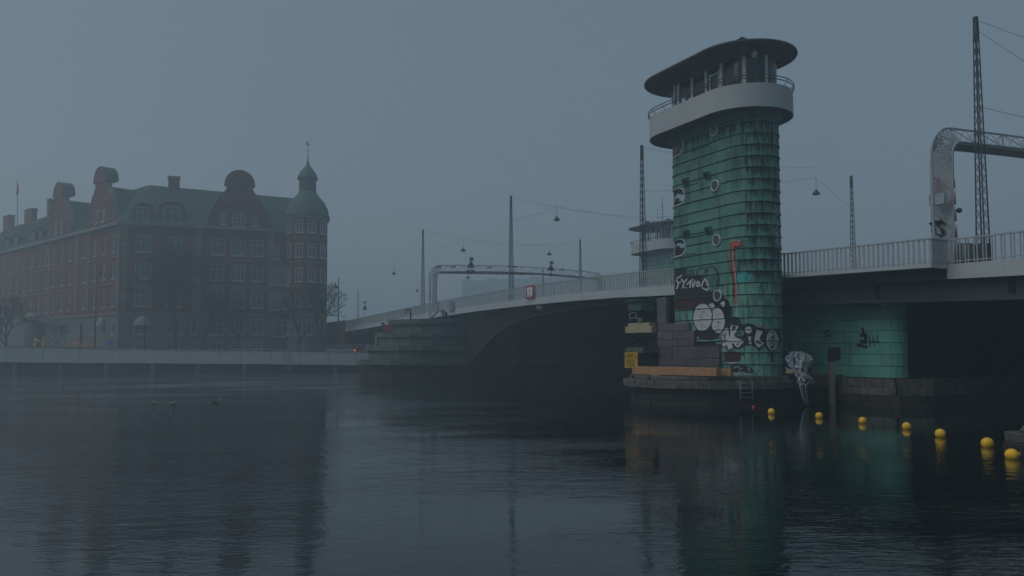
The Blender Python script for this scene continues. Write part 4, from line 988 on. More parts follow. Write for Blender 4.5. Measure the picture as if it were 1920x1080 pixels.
# ------------------------------------------------------------------ ducks
def duck(P, rz, label, mat_body, mat_head, sc_=1, headup=0):
    t = thing('duck', P, label, 'duck', None, rz); mb = MB()
    mb.lathe((0, 0, 0), [(.012, -.20), (.03, -.17), (.065, -.10), (.085, 0), (.08, .08), (.05, .14), (.02, .165)], 12); 
    body = [Vector((v.z, v.x*.95, max(-.03, v.y)*.85+.035+.03*max(0, -v.z-.08)*3)) for v in mb.v]; mb.v = body
    mb.build('body', mat_body, t, world=False)
    h = MB(); h.tube([(.12, 0, .05), (.155, 0, .10), (.165, 0, .145+headup), (.185, 0, .175+headup), (.21, 0, .172+headup)], [.038, .028, .028, .036, .024], 8); h.build('head', mat_head, t, world=False)
    b = MB(); b.tube([(.215, 0, .168+headup), (.265, 0, .158+headup)], [.018, .010], 6); b.build('bill', 'buoy', t, world=False)
    w_ = MB(); w_.tube([(-.14, .05, .06), (-.02, .078, .07), (.08, .06, .06)], [.01, .028, .012], 6); w_.tube([(-.14, -.05, .06), (-.02, -.078, .07), (.08, -.06, .06)], [.01, .028, .012], 6)
    w_.v = w_.v; w1 = w_.build('wings', 'darkmetal', t, world=False); t.scale = (sc_, sc_, sc_); return t
duck(atZ(289, 756.5, 0), R(180), 'left one of the dark headed ducks swimming on the calm water', 'plumage', 'headgreen', 1.15)
duck(atZ(325, 757.5, 0), R(178), 'second dark headed duck, swimming just behind the leftmost one', 'plumage', 'headgreen', 1.15)
duck(atZ(404, 754.5, 0), R(5), 'brown duck apart on the right with raised head and orange bill', 'post_wood', 'plumage', 1.25, .05)
# ------------------------------------------------------------------ masts, gantries, lamps and wires on the bridge
def make_mast(label, P, H=11.9, wb=.44, wt=.14, ang=TH):
    t = thing('lattice_mast', P, label, 'lattice mast', 'lattice masts along the bridge', ang)
    hb, ht = wb/2, wt/2
    def pt(i, j, f): k = hb+(ht-hb)*f; return Vector((i*k, j*k, H*f))
    for i in (-1, 1):
        for j in (-1, 1):
            mb = MB(); mb.tube([pt(i, j, 0), pt(i, j, 1)], [.036, .028], 4); mb.build('corner_bar', 'mast', t, world=False)
    mb = MB(); nz = 20
    for k in range(nz):
        f0, f1 = (k/nz)*.93, ((k+1)/nz)*.93
        for j in (-1, 1):
            for a, b in ((-1, 1), (1, -1)):
                mb.tube([pt(a, j, f0), pt(b, j, f1)], .010, 3, False); mb.tube([pt(j, a, f0), pt(j, b, f1)], .010, 3, False)
    lac = mb.build('lacing', 'mast', t, world=False); tag(lac, kind='stuff')
    mb = MB(); mb.box((0, 0, H*.955), (wt*1.15, wt*1.15, H*.09)); mb.build('head', 'mast', t, world=False)
    mb = MB(); mb.box((0, 0, .55), (wb*1.1, wb*1.1, 1.1)); mb.build('foot', 'mast', t, world=False)
    return t
near_m = [(24.6, 'tallest lattice mast at the right, behind the near railing'), (52.7, 'lattice mast just left of the green tower'), (76.4, 'lattice mast standing over the middle of the bridge opening'), (103.4, 'fog-faded lattice mast beside the left leg of the far gantry')]
m0 = None; MT = {}
def put_mast(s, n, lab, zt=19.75):
    global m0
    P = B(s, n, dk(s))
    if m0 is None: m0 = make_mast(lab, P); t = m0
    else: t = copy_tree(m0); t.location = P; t['label'] = lab
    t.scale = (1, 1, (zt-P.z)/11.9); MT[(s, n)] = P; return t
for s, l in near_m: put_mast(s, 38.5, l)
put_mast(53.3, 63.5, 'lone lattice mast on the far side of the bridge, right of the green tower')
put_mast(102.8, 63.5, 'far side lattice mast beside the right leg of the far gantry')
for (s, n, lab) in ((164, 62, 'small distant mast to the right of the far gantry middle'), (196, 60, 'small distant mast just right of the far gantry left leg'), (222, 58, 'faintest mast, farthest left beside the triangular road sign')):
    px, top = {164: (1019, 503), 196: (815, 532), 222: (671, 545)}[s]
    Y = {164: 160, 196: 195, 222: 215}[s]; P = atY(px, 655, Y); z = atY(px, top, Y).z
    t = copy_tree(m0); t.location = Vector((P.x, P.y, 6.8)); t.scale = (1, 1, (z-6.8)/11.9); t['label'] = lab; t['group'] = 'lattice masts along the bridge'

lamp0 = None; LP = {}
def lamp(P, lab):
    global lamp0
    if lamp0 is None:
        t = thing('pendant_lamp', P, lab, 'street lamp', 'pendant lamps hung over the bridge')
        mb = MB(); mb.lathe((0, 0, 0), [(.34, -.02), (.36, 0), (.34, .10), (.24, .26), (.10, .38), (.07, .52), (.03, .56)], 14); mb.build('lamp_shade', 'darkmetal', t, world=False)
        mb = MB(); mb.lathe((0, 0, -.10), [(.04, -.02), (.14, .02), (.18, .10)], 10); mb.build('bulb_glass', 'glass', t, world=False)
        mb = MB(); mb.tube([(0, 0, .5), (0, 0, 1.7)], .02, 4); mb.build('hanger', 'darkmetal', t, world=False); lamp0 = t
    else: t = copy_tree(lamp0); t.location = P; t['label'] = lab
    return t
lamps = [(1044, 411.5, 78, 45, 'pendant street lamp hanging right of the middle mast'), (868.5, 469.5, 103, 44.3, 'pendant street lamp above the left half of the far gantry'), (1030, 476.5, 103, 58, 'pendant street lamp above the right half of the far gantry'),
         (1530.5, 362.5, 53.4, 58.6, 'large pendant street lamp alone in the sky right of the green tower'), (738.5, 513, 128, 42.5, 'pendant street lamp left of the far gantry'), (877.5, 521, 128, 56, 'faint pendant street lamp just below the far gantry beam'), (782.5, 545.5, 156, 56, 'faintest pendant street lamp low beside the gantry left leg')]
LPP = []
for px, py, s, n, lab in lamps:
    X = _ray(px, py); Y = (AX*s+NX*n).y; P = atY(px, py, Y); lamp(P-Vector((0, 0, .1)), lab); LPP.append(P+Vector((0, 0, 1.5)))
def wire(a, b, sag, lab, r=.011, grp='overhead wires across the bridge', nseg=10):
    a, b = Vector(a), Vector(b); pts = [a.lerp(b, i/nseg)-Vector((0, 0, sag*4*(i/nseg)*(1-i/nseg))) for i in range(nseg+1)]
    mb = MB(); mb.tube(pts, r, 4, False); return tag(mb.build('wire', 'wire'), lab, 'wire', grp)
def mtop(s, n, dz=0): P = MT[(s, n)]; return Vector((P.x, P.y, 19.6-dz))
m76, m103, f103, f53, m24, m52 = mtop(76.4, 38.5), mtop(103.4, 38.5), mtop(102.8, 63.5), mtop(53.3, 63.5), mtop(24.6, 38.5), mtop(52.7, 38.5)
d = lambda v, z: v-Vector((0, 0, z))
wire(d(m76, 2.6), LPP[0], .15, 'short wire from the middle mast to its pendant lamp')
wire(LPP[0], B(77.5, 63.5, 18.6), .3, 'faint wire running on from the middle pendant lamp towards the far tower')
wire(m76, B(77.5, 63.5, 19.6), .9, 'upper sagging wire from the top of the middle mast to the right')
wire(d(m103, 3.2), LPP[1], .15, 'wire from the mast at the far gantry to the left lamp')
wire(LPP[1], LPP[2], .5, 'wire between the two pendant lamps above the far gantry')
wire(LPP[2], d(f103, 2.6), .1, 'wire from the right gantry lamp to the mast beside it')
wire(LPP[2], d(f103, .2), .1, 'steeper upper wire from the right gantry lamp to the mast top')
wire(m103, LPP[2], .6, 'long sagging wire from the left gantry mast top to the right lamp')
wire(m103, LPP[4], .3, 'slanting wire from the left gantry mast down to the leftmost lamp')
wire(LPP[3], d(f53, 3.0), .1, 'wire from the large lamp down to the lone mast')
wire(d(m52, 3.6), LPP[3], .3, 'wire passing behind the green tower to the large lamp')
wire(m52, LPP[3]+Vector((0, 0, .9)), .4, 'upper wire from the mast left of the tower to the large lamp')
wire(m24, m24+NX*25+AX*1.5+Vector((0, 0, 1.5)), .5, 'highest wire, from the top of the tallest mast to the right')
wire(d(m24, .5), m24+NX*22-AX*2+Vector((0, 0, -7)), .3, 'slanting thin wire from the tallest mast down to the right')
wire(d(m24, 4.4), m24+NX*22+Vector((0, 0, -4.2)), .2, 'lower level wire from the tallest mast to the right edge')

def gantry(s0, label, near):
    g = thing('gantry', B(s0, 37.2, dk(s0)), label, 'road gantry', 'round cornered gantries spanning the road')
    z0, z1, n0, n1, r = dk(s0), (14.55 if near else 14.25), 37.2, 64.4, 1.6
    def path(f):   # f = 0 on the outer chord, 1 on the inner plate; the truss is shallow in the posts and deeper overhead
        pts = []; up_ = []; zc = z0
        while zc < z1-r-.5: up_.append(zc); zc += .95
        up_.append(z1-r); hgt = z1-r-z0
        def arc(k): return R(90*k/9)
        for z in up_: pts.append((n0+f*(.70+.08*(z-z0)/hgt), z))
        for k in range(1, 9):
            a = arc(k); o = f*(.78+.08*k/9); pts.append((n0+r-(r-o)*math.cos(a), z1-r+(r-o)*math.sin(a)))
        K = 22; o = f*.86
        for k in range(K+1): pts.append((n0+r+(n1-n0-2*r)*k/K, z1-o+.35*math.sin(math.pi*k/K)))
        for k in range(8, 0, -1):
            a = arc(k); o = f*(.78+.08*k/9); pts.append((n1-r+(r-o)*math.cos(a), z1-r+(r-o)*math.sin(a)))
        for z in up_[::-1]: pts.append((n1-f*(.70+.08*(z-z0)/hgt), z))
        return pts
    outer = path(0); inner = path(1)
    mb = MB(); mb.tube([B(s0, n, z) for n, z in outer], .06, 6); mb.build('chord', 'gantry', g)
    for ds in (-.6, .6):
        mb = MB(); mb.tube([B(s0+ds, n, z) for n, z in inner], .055, 6); mb.build('edge_tube', 'gantry', g)
    # solid inner beam
    mb = MB(); vs = []; in2 = path(1.14)
    for (a, b_) in zip(inner, in2):
        vs += [B(s0-.60, a[0], a[1]), B(s0+.60, a[0], a[1]), B(s0+.60, b_[0], b_[1]), B(s0-.60, b_[0], b_[1])]
    k = len(inner); mb.add(vs, [(i*4+j, i*4+(j+1) % 4, (i+1)*4+(j+1) % 4, (i+1)*4+j) for i in range(k-1) for j in range(4)]); mb.build('beam', 'gantry', g)
    mb = MB()
    for i in range(len(outer)-1):
        for ds in (-.6, .6):
            if i % 2: mb.tube([B(s0, *outer[i]), B(s0+ds, *inner[i+1])], .026, 4, False)
            else: mb.tube([B(s0+ds, *inner[i]), B(s0, *outer[i+1])], .026, 4, False)
            if len(outer)//2 > i > 8 or i >= len(outer)//2: mb.tube([B(s0, *outer[i]), B(s0+ds, *inner[i])], .022, 4, False)
    tag(mb.build('lacing', 'gantry', g), kind='stuff'); return g
g1 = gantry(26.3, 'near grey gantry with a rounded corner and cross bracing at the right edge', True)
g2 = gantry(97.6, 'far pale gantry arching over the whole road in the fog', False)
c = onN(1758, 374, 37.35); mb = MB(); mb.box(c, (.85, .2, .55), AX, NX); mb.build('control_box', 'gantry', g1)
rg = random.Random(4)
mb = MB()
for k in range(20):
    c = onN(1747+rg.random()*22, 411+rg.random()*33, 37.84); mb.tube([c, c+Vector((0, 0, rg.uniform(-.22, .22)))+AX*rg.uniform(-.28, .28)], .05, 5)
tag(mb.build('graffiti', 'spray_black', g1), kind='stuff')
mb = MB()
for k in range(16):
    c = onN(1749+(k % 4)*4.5, 338+(k//4)*7.5, 37.84); mb.tube([c, c+Vector((0, 0, .14))+AX*rg.uniform(-.1, .1)], .018, 4)
tag(mb.build('sticker_marks', 'signred', g1), kind='stuff')
# fittings of the far gantry
def tri_sign(c, sz, lab, cat='traffic sign', post=True, name='triangular_sign'):
    t = thing(name, c, lab, cat); mb = MB(); x = Vector((1, 0, 0))
    mb.prism([c-x*sz+Vector((0, 0, 0)), c+x*sz, c+Vector((0, 0, sz*1.75))], (0, .06, 0)); mb.build('plate', 'darkmetal', t); return t
Yg = 101.5
for px, py, lab in ((883, 499, 'triangular sign with lamps on top of the far gantry, left of its middle'), (1033, 505, 'triangular sign on the right part of the far gantry')):
    Y = lerp([(880, 104.5), (1035, 112)], px); c = atY(px, py, Y-.7); t = tri_sign(c-Vector((0, 0, .2)), .55, lab)
    mb = MB(); mb.box(c+Vector((.1, -.2, .9)), (.5, .3, .45)); mb.tube([c+Vector((0, 0, -.1)), c+Vector((0, 0, 1.2))], .05, 5); mb.build('signal_lamp', 'darkmetal', t)
for i, (px, py, wd, lab) in enumerate(((882, 509.5, 1.1, 'double traffic light hanging below the far gantry on the left'), (1032, 515, .75, 'traffic light box hanging below the far gantry on the right'))):
    Y = (104.3, 112)[i]; c = atY(px, py, Y-.6); t = thing('traffic_light', c, lab, 'traffic light', 'traffic lights below the far gantry')
    for k in ((-.28, .28) if i == 0 else (0,)):
        mb = MB(); mb.lathe(c+Vector((k, 0, -.22)), [(.2, 0), (.26, .1), (.26, .35), (.15, .45)], 8); mb.build('housing', 'darkmetal', t)
    mb = MB(); mb.tube([c+Vector((.1, 0, .2)), c+Vector((.25, 0, .9))], .04, 5); mb.build('bracket', 'darkmetal', t)
for i, (px, py) in enumerate(((850, 500.5), (917, 502), (966, 501), (1053, 505.5), (823, 501))):
    Y = lerp([(823, 102), (1053, 113)], px); c = atY(px, py, Y-.6); mb = MB(); mb.box(c, (.62, .35, .14)); mb.box(c+Vector((.12, 0, .1)), (.2, .2, .12))
    tag(mb.build('flood_lamp', 'darkmetal'), ['flat lamp on the far gantry left of its triangular sign', 'flat lamp on the far gantry between its two triangular signs, left one', 'flat lamp on the far gantry just right of the middle mast', 'flat lamp on the far gantry right of its right triangular sign', 'flat lamp at the left corner of the far gantry'][i], 'lamp', 'flat lamps on the far gantry')
# raised height bar below the far gantry, red and white
hb = thing('height_bar', B(99, 38, 12), 'long red and white striped height bar under the far gantry', 'height bar')
pa, pb = atY(806, 534, 103.5), atY(806, 530, 103.5)
pts = [atY(807, 565, 103.6), atY(807, 525, 103.6), atY(809, 518, 103.6), atY(815, 513.5, 103.8), atY(822, 512, 104)]; mb = MB(); mb.tube(pts, .06, 6); mb.build('pipe_post', 'gantry', hb)
A_, B_ = atY(822, 512, 104), atY(1000, 514.8, 112); k = 13
for i in range(k):
    mb = MB(); mb.tube([A_.lerp(B_, i/k), A_.lerp(B_, (i+1)/k)], .075, 6); mb.build('stripe', 'signred' if i % 2 else 'white', hb)
# raised barrier at the near end
Pz = onN(1794, 480, 38.0); ba = thing('road_barrier', Vector((Pz.x, Pz.y, dk(25))), 'raised red and white barrier arm beside the near gantry', 'barrier')
a, b_ = onN(1794.5, 478, 38.0), onN(1788.5, 337, 38.0); k = 9
for i in range(k):
    mb = MB(); mb.tube([a.lerp(b_, i/k), a.lerp(b_, (i+1)/k)], .055, 6); mb.build('stripe', 'signred' if i % 2 == 0 else 'white', ba)
c = onN(1795, 394, 38.0); mb = MB(); mb.tube([c-NX*.12, c+NX*.12], .04, 6); mb.tube([c+NX*.12, c+NX*.2], .13, 10); mb.build('lamp', 'darkmetal', ba)
c = onN(1808, 492, 38.6); c.z = dk(25)+.02
cbt = thing('equipment_cabinet', c, 'grey box of the barrier drive behind the bars, under the striped arm', 'cabinet')
mb = MB(); mb.box(c+Vector((0, 0, .85)), (.75, .6, .8), NX); mb.build('upper_box', 'cabinet', cbt); mb = MB(); mb.box(c+Vector((.0, 0, .25)), (.55, .5, .5), NX); mb.build('pedestal', 'darkmetal', cbt)
mb = MB(); mb.box(c-NX*.55+Vector((0, 0, .55)), (.16, .2, .3), NX); mb.build('hinge_box', 'darkmetal', cbt)
c = onN(1826, 492, 39.6); c.z = dk(25)+.02; mb = MB(); mb.prism([c-NX*.3, c+NX*.35, c+NX*.35+Vector((0, 0, 1.1)), c+NX*.15+Vector((0, 0, 1.3)), c-NX*.3+Vector((0, 0, 1.3))], AX*.5); tag(mb.build('control_cabinet', 'darkmetal', bevel=.03), 'dark rounded cabinet just right of the barrier drive', 'cabinet')
# speed limit sign on the railing
sp = thing('speed_sign', B(67.2, 35.9, dk(67)), 'red framed speed limit sign 6 KNOB on the bridge railing', 'sign')
a, b_ = onN(987, 558, 35.85), onN(997.5, 537, 35.85); c = (a+b_)/2; zc = c.z; c = B(67.2, 35.86, zc)
mb = MB(); mb.box(c, (1.55, .05, 1.25), AX); mb.build('frame', 'signred', sp); mb = MB(); mb.box(c-NX*.035, (1.0, .03, .86), AX); mb.build('panel', 'white', sp)
rot = Matrix.Rotation(TH+math.pi, 4, 'Z') @ Matrix.Rotation(math.pi/2, 4, 'X'); e = rot.to_euler()
text('6', .58, c-NX*.06+Vector((0, 0, .13)), e, 'black', sp); text('KNOB', .22, c-NX*.06+Vector((0, 0, -.28)), e, 'black', sp, sx=1.2)
c = onN(847, 575, 35.9); mb = MB(); mb.box(c, (1.3, .05, 1.2), AX); tag(mb.build('notice_board', 'cabinet'), 'small grey notice board fixed to the far railing above the stepped pier', 'sign')
# small lamps below the edge beam
for i, px in enumerate((1009, 1014.5)):
    c = onN(px, 575, 36.2); mb = MB(); mb.lathe(c-Vector((0, 0, .3)), [(.12, 0), (.18, .1), (.18, .3), (.1, .4)], 8); tag(mb.build('navigation_lamp', 'concrete'), ['left one of two small navigation lamps under the bridge edge', 'right one of two small navigation lamps under the bridge edge'][i], 'lamp', 'navigation lamps under the bridge edge')

# ------------------------------------------------------------------ things on pier B
st = thing('steel_stairs', onN(808, 597, 34.5), 'narrow steel stairs from the stepped pier up to the bridge railing', 'stairs')
a, b_ = onN(806, 598, 34.0), onN(822, 582.5, 35.4)
for k in (-1, 1):
    mb = MB(); o = Vector((0, .35*k, 0)); mb.tube([a+o, b_+o], .07, 5); mb.tube([a+o, a+o+Vector((0, 0, 1.15)), b_+o+Vector((0, 0, 1.2)), b_+o], .03, 5); mb.tube([a+o+Vector((0, 0, .6)), b_+o+Vector((0, 0, .6))], .025, 5); mb.build('handrail', 'rail_grey', st)
for k in range(9):
    c = a.lerp(b_, (k+.5)/9); mb = MB(); mb.box(c, (.28, .7, .04)); mb.build('step', 'darkmetal', st)
c = b_+Vector((.5, .2, -.02)); mb = MB(); mb.box(c, (1.1, .9, .06)); mb.build('landing', 'darkmetal', st)
mb = MB(); c = onN(836.5, 590, 35.6); mb.box(c-Vector((0, 0, .2)), (.25, .25, 1.0)); mb.build('support_post', 'under', st)
pz = atY(770, 600, 95); mb = MB(); h_ = [atY(770, 600, 95), atY(770, 586, 95), atY(769.5, 582.5, 95), atY(767, 580.3, 95), atY(763.5, 580.5, 95), atY(761, 583, 95), atY(760.3, 587.5, 95)]
mb.tube(h_, .10, 8); tag(mb.build('vent_pipe', 'darkmetal'), 'curved dark ventilation pipe standing on the stepped pier', 'pipe')
mb = MB(); c = atY(728.5, 614.8, 97.0); mb.box(c, (1.35, .08, .72)); tag(mb.build('red_board', 'signred'), 'faded red panel at the left end of the upper pier tiers', 'panel')
fr = MB(); c = atY(733, 603, 97.3)
for x in (-.5, 0, .5): fr.tube([c+Vector((x, 0, -.35)), c+Vector((x, 0, .35))], .03, 4)
fr.tube([c+Vector((-.5, 0, .35)), c+Vector((.5, 0, .35))], .03, 4); fr.box(c+Vector((0, 0, .05)), (.9, .03, .3)); tag(fr.build('pier_fence', 'rail_grey'), 'small pale frame above the faded red panel', 'fence')
nl = MB(); c = atY(717.5, 606.5, 97.0); nl.lathe(c-Vector((0, 0, .3)), [(.06, 0), (.06, .2), (.26, .26), (.2, .38), (.05, .44)], 10); nl.tube([c+Vector((0, 0, -.1)), c+Vector((.7, 0, -.25))], .04, 5); tag(nl.build('pier_lamp', 'darkmetal'), 'dark lamp on a bracket left of the faded red panel', 'lamp')
mb = MB(); c = atY(698, 671.5, 99); mb.tube([c+Vector((-.25, 0, -.15)), c+Vector((0, 0, .0)), c+Vector((.12, 0, .12)), c+Vector((.2, 0, .2))], [.05, .12, .09, .04], 8); mb.tube([c+Vector((-.1, 0, -.15)), c+Vector((-.1, 0, 0))], .06, 6); tag(mb.build('mooring_bollard', 'black'), 'small dark mooring bollard on the pier ledge near the quay', 'bollard')

# ------------------------------------------------------------------ quay
quay = thing('quay_wall', Vector((-60, 120, 0)), 'long low pale concrete quay wall across the water, dark below its lip', 'quay wall')
def qtop(px): return lerp([(0, atY(0, 651.2, 120).z), (540, atY(540, 659, 120).z), (720, atY(720, 661, 120).z)], px)
def qbot(px): return lerp([(0, atY(0, 679.3, 120).z), (540, atY(540, 683.3, 120).z), (720, atY(720, 685.5, 120).z)], px)
def qx(px): return atY(px, 655, 120).x
joints = [-190, -128, -58, 12, 81, 148, 212, 274, 336, 412, 453, 509, 563, 617, 668, 722]
for a, b_ in zip(joints, joints[1:]):
    x0, x1 = qx(a)+.02, qx(b_)-.02; mb = MB()
    mb.hull8([(x0, 120, qbot(a)), (x1, 120, qbot(b_)), (x0, 121.2, qbot(a)), (x1, 121.2, qbot(b_)), (x0, 120, qtop(a)), (x1, 120, qtop(b_)), (x0, 121.2, qtop(a)), (x1, 121.2, qtop(b_))])
    mb.build('concrete_panel', 'quay', quay, bevel=.02)
    mb = MB(); mb.hull8([(x0-.02, 119.93, qtop(a)), (x1+.02, 119.93, qtop(b_)), (x0-.02, 120.5, qtop(a)), (x1+.02, 120.5, qtop(b_)), (x0-.02, 119.93, qtop(a)+.16), (x1+.02, 119.93, qtop(b_)+.16), (x0-.02, 120.5, qtop(a)+.16), (x1+.02, 120.5, qtop(b_)+.16)])
    mb.build('timber_edge', 'post_wood', quay)
mb = MB(); mb.hull8([(qx(-190), 121.0, -1), (qx(735), 121.0, -1), (qx(-190), 123.8, -1), (qx(735), 123.8, -1), (qx(-190), 121.0, qtop(-190)-.3), (qx(735), 121.0, qtop(735)-.3), (qx(-190), 123.8, qtop(-190)-.3), (qx(735), 123.8, qtop(735)-.3)]); mb.build('back_wall', 'quay_dark', quay)
for k in range(13):
    px = -60+88*k*.98; x = qx(px) if px < 660 else None
    if x is None: continue
    mb = MB(); mb.tube([(x, 120.6, -1.5), (x, 120.6, 1.6)], .45, 10); mb.build('pile', 'pile', quay)
ladder('harbour_ladder', Vector((qx(537), 119.8, qtop(537)+.1)), Vector((qx(537), 119.8, .15)), .85, 9, 'tall pale ladder on the quay wall, reaching down to the far water', 'concrete', (1, 0, 0), Vector((0, .5, .1)))
rl = thing('quayside_railing', Vector((qx(520), 127, 2.4)), 'thin low railing along the quay in front of the building', 'railing')
for k in range(14):
    x = qx(395)+k*1.72; mb = MB(); mb.tube([(x, 127, 2.3), (x, 127, 4.0)], .03, 4); mb.build('post', 'rail_grey', rl)
for z in (4.0, 3.5): mb = MB(); mb.tube([(qx(395), 127, z), (qx(395)+13*1.72, 127, z)], .025, 4); mb.build('rail', 'rail_grey', rl)

# ------------------------------------------------------------------ corner building
C0 = Vector((-63, 128, 0)); FU = Vector((.925, .378, 0)).normalized(); LU = Vector((-.75, .66, 0)).normalized()
FNo = Vector((FU.y, -FU.x, 0)); LNo = Vector((LU.y*-1, LU.x, 0))
if LNo.y > 0: LNo = -LNo
bld = thing('corner_building', Vector((-50, 135, 2.4)), 'big red brick corner building with green roofs, gables and a domed turret in the fog', 'building')
GZ, BZ, EZ = 2.3, 9.25, 23.9
WM = {}
def window(P, u, no, w_, h_, nv=2, nh=1, blind=False, parent=bld):
    """a white framed window set back in the wall; frame as part, pane as sub-part"""
    key = (round(w_, 2), round(h_, 2), nv, nh)
    if key not in WM:
        f = MB(); t_ = .11
        for x in (-w_/2+t_/2, w_/2-t_/2): f.box((x, 0, 0), (t_, .12, h_))
        for z in (-h_/2+t_/2, h_/2-t_/2): f.box((0, 0, z), (w_-2*t_, .12, t_))
        for k in range(1, nv): f.box((-w_/2+w_*k/nv, .005, 0), (.10, .11, h_-2*t_))
        for k in range(1, nh+1): f.box((0, .008, h_*(.18 if nh == 1 else -.5+k/(nh+1))), (w_-2*t_, .10, .09))
        f.box((0, .10, -h_/2-.09), (w_+.3, .3, .16))
        me = bpy.data.meshes.new('window'); me.from_pydata([tuple(v) for v in f.v], [], f.f); me.materials.append(M['winframe'])
        p = MB(); p.box((0, -.05, 0), (w_-.1, .04, h_-.1)); pm = bpy.data.meshes.new('pane'); pm.from_pydata([tuple(v) for v in p.v], [], p.f); pm.materials.append(M['pane'])
        WM[key] = (me, pm)
    me, pm = WM[key]; ang = math.atan2(no.y, no.x)-math.pi/2
    w0 = inst('window', me, parent, P-parent_loc(parent)-no*.10, ang); inst('pane', pm, w0, (0, 0, 0)); 
    if blind:
        bkey = ('b',)+key
        if bkey not in WM:
            q = MB(); q.box((0, .01, h_*.27), (w_-.24, .05, h_*.42)); qm = bpy.data.meshes.new('blind'); qm.from_pydata([tuple(v) for v in q.v], [], q.f); qm.materials.append(M['darkmetal']); WM[bkey] = qm
        inst('blind', WM[bkey], w0, (0, 0, 0))
    return w0
def wall(name, O, U, no, u0, u1, z0, z1, holes, mat, th=.35, parent=bld):
    """wall face with real openings and reveals"""
    us = sorted({u0, u1, *[h[0] for h in holes], *[h[1] for h in holes]}); zs = sorted({z0, z1, *[h[2] for h in holes], *[h[3] for h in holes]})
    us = [u for u in us if u0-1e-6 <= u <= u1+1e-6]; zs = [z for z in zs if z0-1e-6 <= z <= z1+1e-6]
    mb = MB(); P = lambda u, z, d=0: O+U*u-no*d+Vector((0, 0, z))
    for a, b_ in zip(us, us[1:]):
        for c, d_ in zip(zs, zs[1:]):
            m_, n_ = (a+b_)/2, (c+d_)/2
            if any(h[0] < m_ < h[1] and h[2] < n_ < h[3] for h in holes): continue
            mb.add([P(a, c), P(b_, c), P(b_, d_), P(a, d_)], [(0, 1, 2, 3)])
    for h in holes:
        a, b_, c, d_ = h
        q = [P(a, c), P(b_, c), P(b_, d_), P(a, d_), P(a, c, th), P(b_, c, th), P(b_, d_, th), P(a, d_, th)]
        mb.add(q, [(0, 1, 5, 4), (1, 2, 6, 5), (2, 3, 7, 6), (3, 0, 4, 7)])
    mb.add([P(u0, z0), P(u1, z0), P(u1, z0, .6), P(u0, z0, .6), P(u0, z1), P(u1, z1), P(u1, z1, .6), P(u0, z1, .6)], [(0, 3, 7, 4), (1, 2, 6, 5), (4, 5, 6, 7)])
    return mb.build(name, mat, parent)
def ufront(px, py=500):
    r = _ray(px, py); # intersect with the front plane
    t = (C0-EYE).dot(FNo)/r.dot(FNo); Q = EYE+r*t; return (Q-C0).dot(FU)
def zfront(px, py):
    r = _ray(px, py); t = (C0-EYE).dot(FNo)/r.dot(FNo); return (EYE+r*t).z
def uleft(px, py=500):
    r = _ray(px, py); t = (C0-EYE).dot(LNo)/r.dot(LNo); return (EYE+r*t-C0).dot(LU)
ROWS = [(20.6, 2.7), (16.3, 2.7), (11.75, 2.7), (7.2, 2.6), (4.1, 1.3)]
# front: window columns by their place in the photograph
fc = [(268, 2.3, 3), (327, 2.2, 2), (366, .95, 1), (408, 2.2, 2), (446.5, 2.2, 3), (482, 2.0, 2)]
hb_, hg = [], []
WIN = []
for px, w_, nv in fc:
    u = ufront(px)
    for i, (z, h_) in enumerate(ROWS):
        ww = w_ if i < 4 else w_*.8
        WIN.append((C0+FU*u+Vector((0, 0, z)), FU, FNo, ww, h_, (nv if i < 4 else 2), 1, (i in (0, 2) and px in (446.5, 408, 268) and (px+i) % 3 > 1)))
        (hb_ if z > BZ else hg).append((u-ww/2, u+ww/2, z-h_/2, z+h_/2))
uT = ufront(538); u516 = ufront(514)
for px, zz, w_, nv in ((518, 20.0, 1.7, 2),):
    u = ufront(px); WIN.append((C0+FU*u+Vector((0, 0, zz)), FU, FNo, 1.0, 2.2, 2, 1, False)); hb_.append((u-.5, u+.5, zz-1.1, zz+1.1))
ub = ufront(530); WIN.append((C0+FU*ub+Vector((0, 0, 7.0)), FU, FNo, 2.4, 2.9, 2, 1, False)); hg.append((ub-1.2, ub+1.2, 5.55, 8.45))
hg.append((ub-2.4, ub+2.4, 3.5, 4.6))
wall('wall', C0, FU, FNo, 0, uT+3, BZ, EZ, hb_, 'brick'); wall('ground_floor_wall', C0, FU, FNo, 0, uT+3, GZ, BZ, hg, 'basestone')
# left side
lc = [(213, 1.15), (196, 1.15), (178, 1.1), (158, 1.15), (132, 1.15), (117, 1.15), (101, 1.15), (87, 1.1), (74, 1.1), (60, 1.1), (46, 1.1), (32, 1.1), (20, 1.1), (8, 1.1), (-4, 1.1), (-16, 1.1), (-27, 1.1)]
hb2, hg2 = [], []
for px, w_ in lc:
    u = uleft(px)
    for i, (z, h_) in enumerate(ROWS):
        if i == 3 and px in (158,): continue
        WIN.append((C0+LU*u+Vector((0, 0, z)), LU, LNo, w_, h_, 2, 1, (px*7+i*3) % 5 == 0)); (hb2 if z > BZ else hg2).append((u-w_/2, u+w_/2, z-h_/2, z+h_/2))
ud = uleft(156); hg2.append((ud-.9, ud+.9, 2.5, 8.0)); ULE = 78
wall('wall', C0, LU, LNo, 0, ULE, BZ, EZ, hb2, 'brick'); wall('ground_floor_wall', C0, LU, LNo, 0, ULE, GZ, BZ, hg2, 'basestone')
mb = MB(); mb.box(C0+LU*ud-LNo*.3+Vector((0, 0, 5.2)), (1.8, .1, 5.5), LU); mb.build('door', 'darkmetal', bld)
for a in WIN: window(*a)
def strip(O, U, no, u0, u1, z, h_, d_, mat, name):
    mb = MB(); mb.box(O+U*(u0+u1)/2+no*(d_/2-.02)+Vector((0, 0, z)), (abs(u1-u0), d_+.04, h_), U); return mb.build(name, mat, bld)
